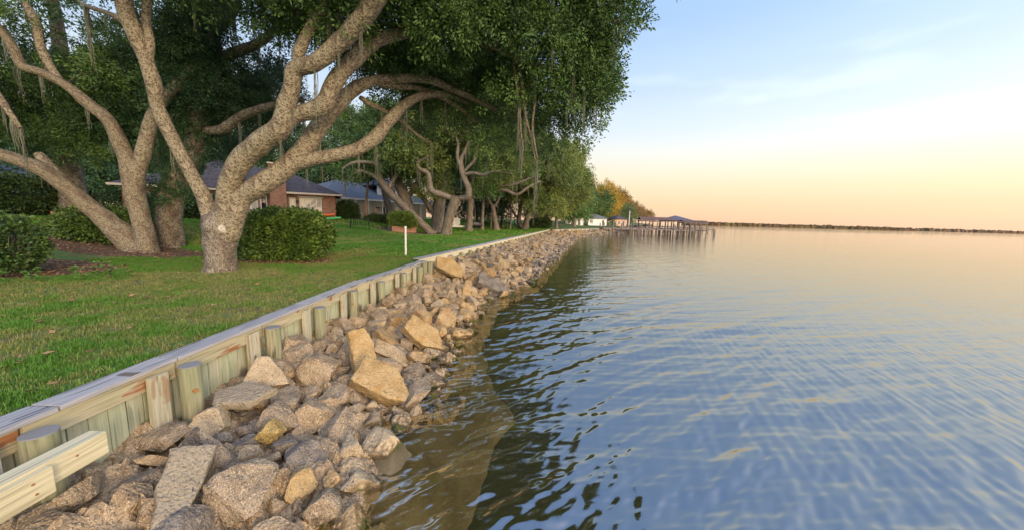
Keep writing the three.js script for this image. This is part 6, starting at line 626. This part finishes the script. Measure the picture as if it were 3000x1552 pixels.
{ // brick house
  const h = thing('brick_house', 'low brown brick house with dark hipped shingle roof and big chimney breast', 'house', [-33, 1.1, -29.1], Math.atan2(7.9, 14.2)), L = 16.0, E = 2.55, D = 10;
  const holes = [[1.2, 0.5, 2.6, 2.1], [4.1, 0.35, 5.0, 1.9], [5.5, 0.3, 6.9, 2.1], [8.1, 0.0, 9.25, 2.15], [9.45, 0.0, 10.0, 2.2], [11.85, 0, 12.4, 2.15], [12.7, 0, 14.7, 2.2]];
  const sc = g => { g.attributes.uv && (() => { const q = g.attributes.uv; for (let i = 0; i < q.count; i++) q.setXY(i, q.getX(i) * 0.9, q.getY(i) * 0.9); })(); return g; };
  part('front_wall', sc(wallWith(L, E, holes)), M.brick, h);
  part('side_wall', sc(wallWith(D, E, [])), M.brick, h, [L - 0.003, 0, 0], [0, Math.PI / 2, 0]); part('side_wall', sc(wallWith(D, E, [])), M.brick, h, [0.003, 0, -D], [0, -Math.PI / 2, 0]); part('back_wall', sc(wallWith(L, E, [])), M.brick, h, [L, 0, -D], [0, Math.PI, 0]);
  const roof = part('roof', hipRoof(-0.6, L + 0.6, -D - 0.6, 0.6, E + 0.12, 5.4), M.roofDark, h); part('fascia', new THREE.BoxGeometry(L + 1.24, 0.18, 0.04), M.cream, h, [L / 2, E + 0.03, 0.625]); part('fascia', new THREE.BoxGeometry(0.04, 0.18, D + 1.16), M.cream, h, [L + 0.625, E + 0.03, -D / 2]);
  part('chimney', box(1.35, 5.3, 0.75, 0), M.brick, h, [11.0, 2.6, 0.38]); part('chimney_cap', new THREE.BoxGeometry(1.5, 0.12, 0.9), M.cream, h, [11.0, 5.31, 0.38]);
  const gable = part('cross_gable', quadGeo([[[3.2, E + 0.15, 0.7], [8.8, E + 0.15, 0.7], [6, 5.7, -2.2]], [[8.8, E + 0.15, 0.7], [8.8, E + 0.9, -5], [6, 5.7, -5], [6, 5.7, -2.2]], [[3.2, E + 0.9, -5], [3.2, E + 0.15, 0.7], [6, 5.7, -2.2], [6, 5.7, -5]]]), M.roofDark, h);
  glazed(h, 'window', 1.2, 0.5, 2.6, 2.1, { lights: 2 }); glazed(h, 'window', 4.1, 0.35, 5.0, 1.9, { lights: 1, rows: 2, back: M.backing }); glazed(h, 'window', 5.5, 0.3, 6.9, 2.1, { lights: 2 }); glazed(h, 'door', 8.1, 0.0, 9.25, 2.15, { lights: 2 }); glazed(h, 'door', 9.45, 0, 10.0, 2.2, { lights: 1, back: M.dark }); glazed(h, 'door', 11.85, 0, 12.4, 2.15, { lights: 1 }); glazed(h, 'french_door', 12.7, 0, 14.7, 2.2, { lights: 4 });
  part('door_lintel', new THREE.BoxGeometry(2.3, 0.14, 0.08), M.cream, h, [13.7, 2.28, 0.045]); part('wall_lamp', new THREE.CylinderGeometry(0.09, 0.06, 0.3, 8), M.dark, h, [12.55, 1.75, 0.12]);
}
{ // white house with porch
  const h = thing('white_house', 'white house with blue-grey roof and columned porch behind the oaks', 'house', [-23, 1.1, -41.5], Math.atan2(17.5, 9.5)), L = 20, E = 2.6, D = 9;
  part('side_wall', wallWith(3.8, E, []), M.siding, h, [0, 0, 0]); // left bay stands forward
  part('bay_return', wallWith(2.2, E, []), M.siding, h, [3.8, 0, 0], [0, Math.PI / 2, 0]);
  part('front_wall', wallWith(L - 3.8, E, [[0.6, 0, 1.5, 2.1], [3.2, 0.7, 4.0, 2.0], [5.5, 0.75, 8.4, 1.95], [9.3, 0, 10.4, 2.1], [11.2, 0, 12.9, 2.15], [14.0, 0.5, 15.4, 2.0]]), M.siding, h, [3.8, 0, -2.0]);
  part('side_wall', wallWith(D, E, []), M.siding, h, [L, 0, -2], [0, Math.PI / 2, 0]); part('side_wall', wallWith(D + 2, E, []), M.siding, h, [0.003, 0, -D - 2], [0, -Math.PI / 2, 0]);
  part('roof', hipRoof(-0.5, L + 0.5, -D - 2.5, 0.7, E + 0.14, 5.4), M.roofBlue, h); part('fascia', new THREE.BoxGeometry(L + 1.0, 0.22, 0.05), M.white, h, [L / 2, E + 0.03, 0.73]); part('fascia', new THREE.BoxGeometry(0.05, 0.22, D + 3.2), M.white, h, [-0.53, E + 0.03, -D / 2 - 0.9]);
  const dorm = part('dormer', wallWith(4.2, 1.9, [[0.6, 0.5, 1.5, 1.5], [2.4, 0.5, 3.3, 1.5]]), M.white, h, [9.2, 3.15, -1.2]); part('dormer_roof', hipRoof(8.9, 13.7, -4.4, -0.8, 5.0, 6.2), M.roofBlue, h);
  glazed(dorm, 'window', 0.6, 0.5, 1.5, 1.5, { back: M.dark }); glazed(dorm, 'window', 2.4, 0.5, 3.3, 1.5, { back: M.dark });
  const porch = new THREE.Group(); porch.name = 'porch'; porch.position.set(3.8, 0, -2.0); h.add(porch);
  glazed(porch, 'door', 0.6, 0, 1.5, 2.1, { lights: 1, back: M.dark }); glazed(porch, 'window', 3.2, 0.7, 4.0, 2.0, { back: M.dark }); glazed(porch, 'window', 5.5, 0.75, 8.4, 1.95, { lights: 3, back: M.dark }); glazed(porch, 'door', 9.3, 0, 10.4, 2.1, { lights: 1 }); glazed(porch, 'door', 11.2, 0, 12.9, 2.15, { lights: 2, back: M.dark }); glazed(porch, 'window', 14, 0.5, 15.4, 2, {});
  for (const x of [4.3, 6.2, 8.6, 11, 13.4, 16.2, 19.6]) part('column', box(0.16, E, 0.16, 0.01), M.white, h, [x, E / 2, 0.35]);
  part('porch_floor', new THREE.BoxGeometry(16.4, 0.14, 2.6), std({ color: rgb(0.4, 0.38, 0.35) }), h, [11.9, -0.02, -0.7]);
}
{ // corner of a house at the left edge
  const h = thing('grey_house', 'corner of a pale stone house with blue-edged roof at the left edge', 'house', [-46, 1.0, -24], Math.atan2(3, 7));
  part('front_wall', wallWith(6.6, 2.7, [[2, 0.6, 3.4, 2]]), std({ map: stoneMap([0.28, 0.27, 0.25], [0.5, 0.48, 0.45], [0.6, 0.58, 0.55], 0.3, [0.3, 0.29, 0.27]), bumpMap: stoneBump, bumpScale: 0.04 }), h); glazed(h, 'window', 2, 0.6, 3.4, 2, { back: M.dark });
  part('side_wall', wallWith(7, 2.7, []), M.siding, h, [6.6, 0, 0], [0, Math.PI / 2, 0]); part('roof', hipRoof(-0.6, 7.6, -8, 0.9, 3.0, 5.4), M.roofBlue, h); part('fascia', new THREE.BoxGeometry(8.2, 0.22, 0.05), std({ color: rgb(0.3, 0.42, 0.52) }), h, [3.5, 2.9, 0.93]);
}
for (const [x, z, w, c, l] of [[20, -112, 7, 0, 'small white house among the trees on the far point'], [29, -118, 8, 0, 'white house with light roof nearest the pier'], [38.5, -122, 5, 1, 'little peach coloured cottage right of the far white house']]) {
  const h = thing('far_house', l, 'house', [x, 0.3, z], 0.45), wm = c ? std({ color: rgb(0.62, 0.4, 0.28) }) : M.white; part('wall', wallWith(w, 2.4, [[0.8, 0.6, 1.9, 1.9], [w - 2.2, 0, w - 1.1, 2]]), wm, h, [-w / 2, 0, 0]); part('side_wall', wallWith(5, 2.4, []), wm, h, [w / 2, 0, 0], [0, Math.PI / 2, 0]); part('roof', hipRoof(-w / 2 - 0.4, w / 2 + 0.4, -5.4, 0.4, 2.5, 3.9), c ? M.roofDark : M.roofBlue, h);
  const f = new THREE.Group(); f.name = 'openings'; f.position.set(-w / 2, 0, 0); h.add(f); glazed(f, 'window', 0.8, 0.6, 1.9, 1.9, { back: M.dark }); glazed(f, 'door', w - 2.2, 0, w - 1.1, 2, { lights: 1, back: M.dark });
}
// ---------------------------------------------------------------- things on the lawn
{ const t = thing('marker_post', 'slim white plastic post standing on the lawn near the jog', 'post', [-4.71, -0.03, -14.98]); const g = new THREE.LatheGeometry([[0.0, -0.2], [0.045, -0.2], [0.045, 1.26], [0.04, 1.28], [0, 1.285]].map(p => new THREE.Vector2(...p)), 16); part('pipe', g, std({ color: rgb(0.78, 0.77, 0.72), roughness: 0.45 }), t); part('cap', new THREE.CylinderGeometry(0.052, 0.052, 0.06, 16), std({ color: rgb(0.8, 0.79, 0.75), roughness: 0.4 }), t, [0, 1.265, 0]); }
function kayak(name, label, x, y, z, ry, roll, col) {
  const t = thing(name, label, 'kayak', [x, y, z], ry), pos = [], uv = [], idx = [], N = 24, S = 12; for (let i = 0; i <= N; i++) { const s = i / N * 2 - 1, w = 0.36 * Math.pow(1 - s * s, 0.6) + 0.005, hh = 0.17 * Math.pow(1 - s * s, 0.35) + 0.01; for (let j = 0; j < S; j++) { const a = j / S * 6.283; pos.push(s * 1.55, 0.18 + Math.sin(a) * hh * (Math.sin(a) > 0 ? 0.8 : 1) + 0.16 * s * s, Math.cos(a) * w); uv.push(s, a); } } for (let i = 0; i < N; i++) for (let j = 0; j < S; j++) { const a = i * S + j, b = i * S + (j + 1) % S; idx.push(a, b, a + S, b, b + S, a + S); }
  const m = part('hull', geoFrom(pos, idx, uv), std({ color: col, roughness: 0.4 }), t); m.rotation.x = roll; const rim = part('cockpit_rim', new THREE.TorusGeometry(0.3, 0.025, 8, 20), M.dark, t, [0, 0.33, 0], [Math.PI / 2, 0, 0]); rim.scale.set(1.5, 0.7, 1); part('cockpit_floor', new THREE.CylinderGeometry(0.28, 0.28, 0.02, 16), M.dark, t, [0, 0.318, 0]).scale.set(1.5, 1, 0.7); return t;
}
kayak('kayak', 'green kayak lying on the grass under the orange one', -18.7, 1.06, -34.0, 0.3, 0, rgb(0.10, 0.55, 0.16)); kayak('kayak', 'orange kayak lying on top of the green one by the brick house', -19.2, 1.38, -33.9, 0.3, 0, rgb(0.75, 0.13, 0.015));
{ // brick planter
  const t = thing('brick_planter', 'raised brick planter box with soil behind the leaning oak', 'planter', [-10.85, 0.16, -33.7], 0.55); for (const [x, z, w, d] of [[0, 0.5, 2.3, 0.2], [0, -0.5, 2.3, 0.2], [-1.05, 0, 0.2, 0.8], [1.05, 0, 0.2, 0.8]]) part('wall', box(w, 0.6, d, 0), M.brick, t, [x, 0.25, z]); part('soil', new THREE.BoxGeometry(1.9, 0.4, 0.8), M.twig, t, [0, 0.2, 0]);
}
bush('planter_shrub', 'leafy yellow-green shrub filling the brick planter', -10.85, -33.7, 1.1, 1.1, 0.5, { seed: 90, n: 700, scale: 1.9, tint: [[0.08, 0.15, 0.02], [0.16, 0.22, 0.04]], y: 0.6 });
{ // dark metal garden bench
  const t = thing('garden_bench', 'dark green metal garden bench on the lawn before the white house', 'bench', [-13.47, 0.4, -30.1], 0.35), m = std({ color: rgb(0.02, 0.035, 0.03), roughness: 0.5, metalness: 0.3 }); for (let i = 0; i < 5; i++) part('seat_slat', new THREE.BoxGeometry(1.5, 0.03, 0.07), m, t, [0, 0.45, -0.2 + i * 0.1]); for (let i = 0; i < 9; i++) part('back_slat', new THREE.BoxGeometry(0.04, 0.42, 0.03), m, t, [-0.68 + i * 0.17, 0.7, -0.28]); part('top_rail', new THREE.BoxGeometry(1.55, 0.06, 0.05), m, t, [0, 0.93, -0.28]); for (const x of [-0.75, 0.75]) { part('arm_rest', new THREE.BoxGeometry(0.06, 0.05, 0.55), m, t, [x, 0.67, 0]); for (const z of [-0.26, 0.24]) part('leg', new THREE.BoxGeometry(0.05, z < 0 ? 0.92 : 0.65, 0.05), m, t, [x, z < 0 ? 0.46 : 0.325, z]); }
}
{ // slatted garden chair seen from the side
  const t = thing('lawn_chair', 'white slatted lawn chair leaning back beside the brick planter', 'chair', [-12.0, 0.34, -34.3], -0.9), m = std({ color: rgb(0.62, 0.6, 0.55) }); for (let i = 0; i < 5; i++) part('back_slat', new THREE.BoxGeometry(0.1, 0.95, 0.025), m, t, [-0.24 + i * 0.12, 0.72, -0.32], [-0.32, 0, 0]); for (let i = 0; i < 5; i++) part('seat_slat', new THREE.BoxGeometry(0.62, 0.025, 0.09), m, t, [0, 0.3 + i * 0.025, -0.15 + i * 0.11]); for (const x of [-0.34, 0.34]) { part('arm_rest', new THREE.BoxGeometry(0.12, 0.03, 0.7), m, t, [x, 0.58, 0.02]); part('leg', new THREE.BoxGeometry(0.04, 0.58, 0.1), m, t, [x, 0.29, 0.3]); part('leg', new THREE.BoxGeometry(0.04, 0.4, 0.1), m, t, [x, 0.2, -0.35]); }
}
{ // white double seat
  const t = thing('white_bench', 'broad white bench seat left of the straight oak trunk', 'bench', [-7.4, 0.24, -44.5], 0.25), m = M.white; for (let i = 0; i < 8; i++) part('back_slat', new THREE.BoxGeometry(0.11, 0.8 + 0.18 * Math.sin((i + 0.5) / 8 * 3.14), 0.03), m, t, [-0.49 + i * 0.14, 0.95, -0.3], [-0.2, 0, 0]); for (let i = 0; i < 5; i++) part('seat_slat', new THREE.BoxGeometry(1.9, 0.03, 0.11), m, t, [0.25, 0.45, -0.2 + i * 0.12]); part('front_board', new THREE.BoxGeometry(1.95, 0.2, 0.03), m, t, [0.25, 0.35, 0.36]); for (const x of [-0.68, 1.18]) { part('leg', new THREE.BoxGeometry(0.07, 0.45, 0.1), m, t, [x, 0.2, 0.28]); part('leg', new THREE.BoxGeometry(0.07, 0.45, 0.1), m, t, [x, 0.2, -0.25]); part('arm_rest', new THREE.BoxGeometry(0.12, 0.03, 0.7), m, t, [x, 0.68, 0]); part('arm_post', new THREE.BoxGeometry(0.07, 0.25, 0.08), m, t, [x, 0.55, 0.28]); }
}
{ // covered grill
  const t = thing('covered_grill', 'black covered barrel grill between two trunks at the wood edge', 'grill', [-4.9, 0.12, -44.6], 0.3), m = std({ color: rgb(0.018, 0.019, 0.022), roughness: 0.5 }); const g = new THREE.CapsuleGeometry(0.42, 1.0, 6, 14); g.rotateZ(Math.PI / 2); part('barrel', g, m, t, [0, 0.75, 0]); for (const [x, z] of [[-0.6, 0.25], [0.6, 0.25], [-0.6, -0.25], [0.6, -0.25]]) part('leg', new THREE.CylinderGeometry(0.025, 0.025, 0.55, 8), m, t, [x, 0.2, z]); part('shelf', new THREE.BoxGeometry(1.3, 0.03, 0.5), m, t, [0, 0.25, 0]); part('handle', new THREE.CylinderGeometry(0.015, 0.015, 0.7, 8), M.white, t, [0, 0.95, 0.42], [0, 0, Math.PI / 2]);
}
woodTree('slim_pine', 'slim reddish pine trunk standing in front of the white porch', -16.4, -38.6, 8.5, 2.0, { seed: 99, tint: TEAL, scale: 2.4, per: 20, n: 14, low: 0.55, tr: 0.16, bark: std({ map: barkMap([0.12, 0.06, 0.035], [0.33, 0.2, 0.13], [0.4, 0.33, 0.25], 0.0), bumpMap: barkBump, bumpScale: 0.03 }) });
{ const b = thing('brick_edging', 'small reddish brick block at the edge of the back lawn', 'brick block', [-23.5, 1.13, -17.7], 0.6); for (let i = 0; i < 3; i++) part('brick', box(0.42, 0.16, 0.22, 0.01), M.brick, b, [(i % 2) * 0.44, 0.06 + (i > 1 ? 0.17 : 0), 0]); }
// ---------------------------------------------------------------- piers
function pier(name, label, A, B, y, w, o = {}) {
  const t = thing(name, label, 'pier'), a = V(A[0], 0, A[1]), d = V(B[0] - A[0], 0, B[1] - A[1]), L = d.length(); d.normalize(); const ry = Math.atan2(d.x, d.z), n = V(-d.z, 0, d.x), at = (s, q, yy) => [a.x + d.x * s + n.x * q, yy, a.z + d.z * s + n.z * q]; const st = o.step || 2.4;
  for (let s = 0; s < L; s += st) part('deck', box(w, 0.07, st - 0.02, 0), M.pierWood, t, at(s + st / 2, 0, y), [0, ry, 0]); for (const q of [-w / 2, w / 2]) part('stringer', box(0.08, 0.2, +L.toFixed(2), 0), M.pierWood, t, at(L / 2, q * 0.96, y - 0.14), [0, ry, 0]);
  const r = rng(Math.round(A[0] * 10)); for (let s = 0.3; s < L; s += st) for (const q of [-w / 2 - 0.1, w / 2 + 0.1]) { const up = r() < (o.tall ?? 0.4) ? 0.4 + r() * 1.1 : 0; part('pile', new THREE.CylinderGeometry(0.13, 0.14, y + up + 2.6, 8), M.pierWood, t, at(s, q, (y + up - 2.6) / 2), [(r() - 0.5) * 0.05, 0, (r() - 0.5) * 0.05]); }
  return t;
}
pier('pier', 'old brown timber pier reaching out to the boathouses', [21.5, -84], [50, -90], 0.2, 1.8);
pier('pier', 'second low pier running out just behind the first', [25, -92], [52, -99], 0.15, 1.6, { tall: 0.6 });
pier('pier', 'distant pier furthest back along the shore', [36, -118], [74, -128], 0.1, 1.8, { tall: 0.5 });
function boathouse(label, x, z, ry, w, d, eave, rise, mat, hip = true) {
  const t = thing('boathouse', label, 'boathouse', [x, 0, z], ry); part('roof', hip ? hipRoof(-w / 2, w / 2, -d / 2, d / 2, eave, eave + rise, 0.16) : quadGeo([[[-w / 2, eave, d / 2], [w / 2, eave, d / 2], [w / 2, eave + rise, 0], [-w / 2, eave + rise, 0]], [[w / 2, eave, -d / 2], [-w / 2, eave, -d / 2], [-w / 2, eave + rise, 0], [w / 2, eave + rise, 0]], [[-w / 2, eave, -d / 2], [w / 2, eave, -d / 2], [w / 2, eave, d / 2], [-w / 2, eave, d / 2]]]), mat, t);
  for (const q of [-d / 2 + 0.3, d / 2 - 0.3]) part('beam', new THREE.BoxGeometry(w - 0.2, 0.3, 0.14), M.pierWood, t, [0, eave - 0.31, q]);
  for (let i = 0; i <= 4; i++) for (const q of [-d / 2 + 0.3, d / 2 - 0.3]) part('post', new THREE.CylinderGeometry(0.12, 0.14, eave + 2.2, 8), M.pierWood, t, [-w / 2 + 0.4 + (w - 0.8) * i / 4, (eave - 2.55) / 2, q]);
  for (const q of [-d / 2 + 0.3, d / 2 - 0.3]) part('cross_rail', new THREE.BoxGeometry(w - 0.8, 0.16, 0.08), M.pierWood, t, [0, 0.75, q]); part('walkway', box(+(w - 0.6).toFixed(2), 0.1, 1.2, 0), M.pierWood, t, [0, 0.22, d / 2 - 0.9]); return t;
}
const rustRoof = std({ color: rgb(0.17, 0.085, 0.07), roughness: 0.8 }), slateRoof = std({ color: rgb(0.12, 0.115, 0.15), roughness: 0.8 });
boathouse('open boathouse with low dark roof at the outer end of the pier', 47.5, -91, -0.2, 6, 6, 2.35, 0.35, rustRoof, false); boathouse('boathouse with hipped slate grey roof on the pier', 46.5, -99, -0.2, 7.5, 8, 2.75, 1.3, slateRoof); boathouse('long rusty-roofed boathouse at the landward side of the pier', 40.5, -98, -0.2, 9, 7, 2.6, 0.8, rustRoof, false);
for (const [x, z, h] of [[23, -75, 0.9], [51.8, -88.5, 1.2], [53, -90, 0.9], [30, -78, 0.5]]) { const m = solo('mooring_pile', new THREE.CylinderGeometry(0.12, 0.14, h + 2.2, 10), M.pierWood, 'lone mooring pile standing in the water near the pier', 'pile', 'lone mooring piles'); m.position.set(x, WATER + (h - 1.0) / 2, z); }
{ // utility pole on the far shore
  const t = thing('utility_pole', 'pale wooden utility pole on the shore behind the pier', 'pole', [33, 0, -98]); part('pole', new THREE.CylinderGeometry(0.1, 0.15, 5.4, 10), M.white, t, [0, 2.3, 0]); part('crossarm', new THREE.BoxGeometry(1.2, 0.1, 0.1), M.pierWood, t, [0, 4.6, 0]);
}
renderer.render(scene, camera);
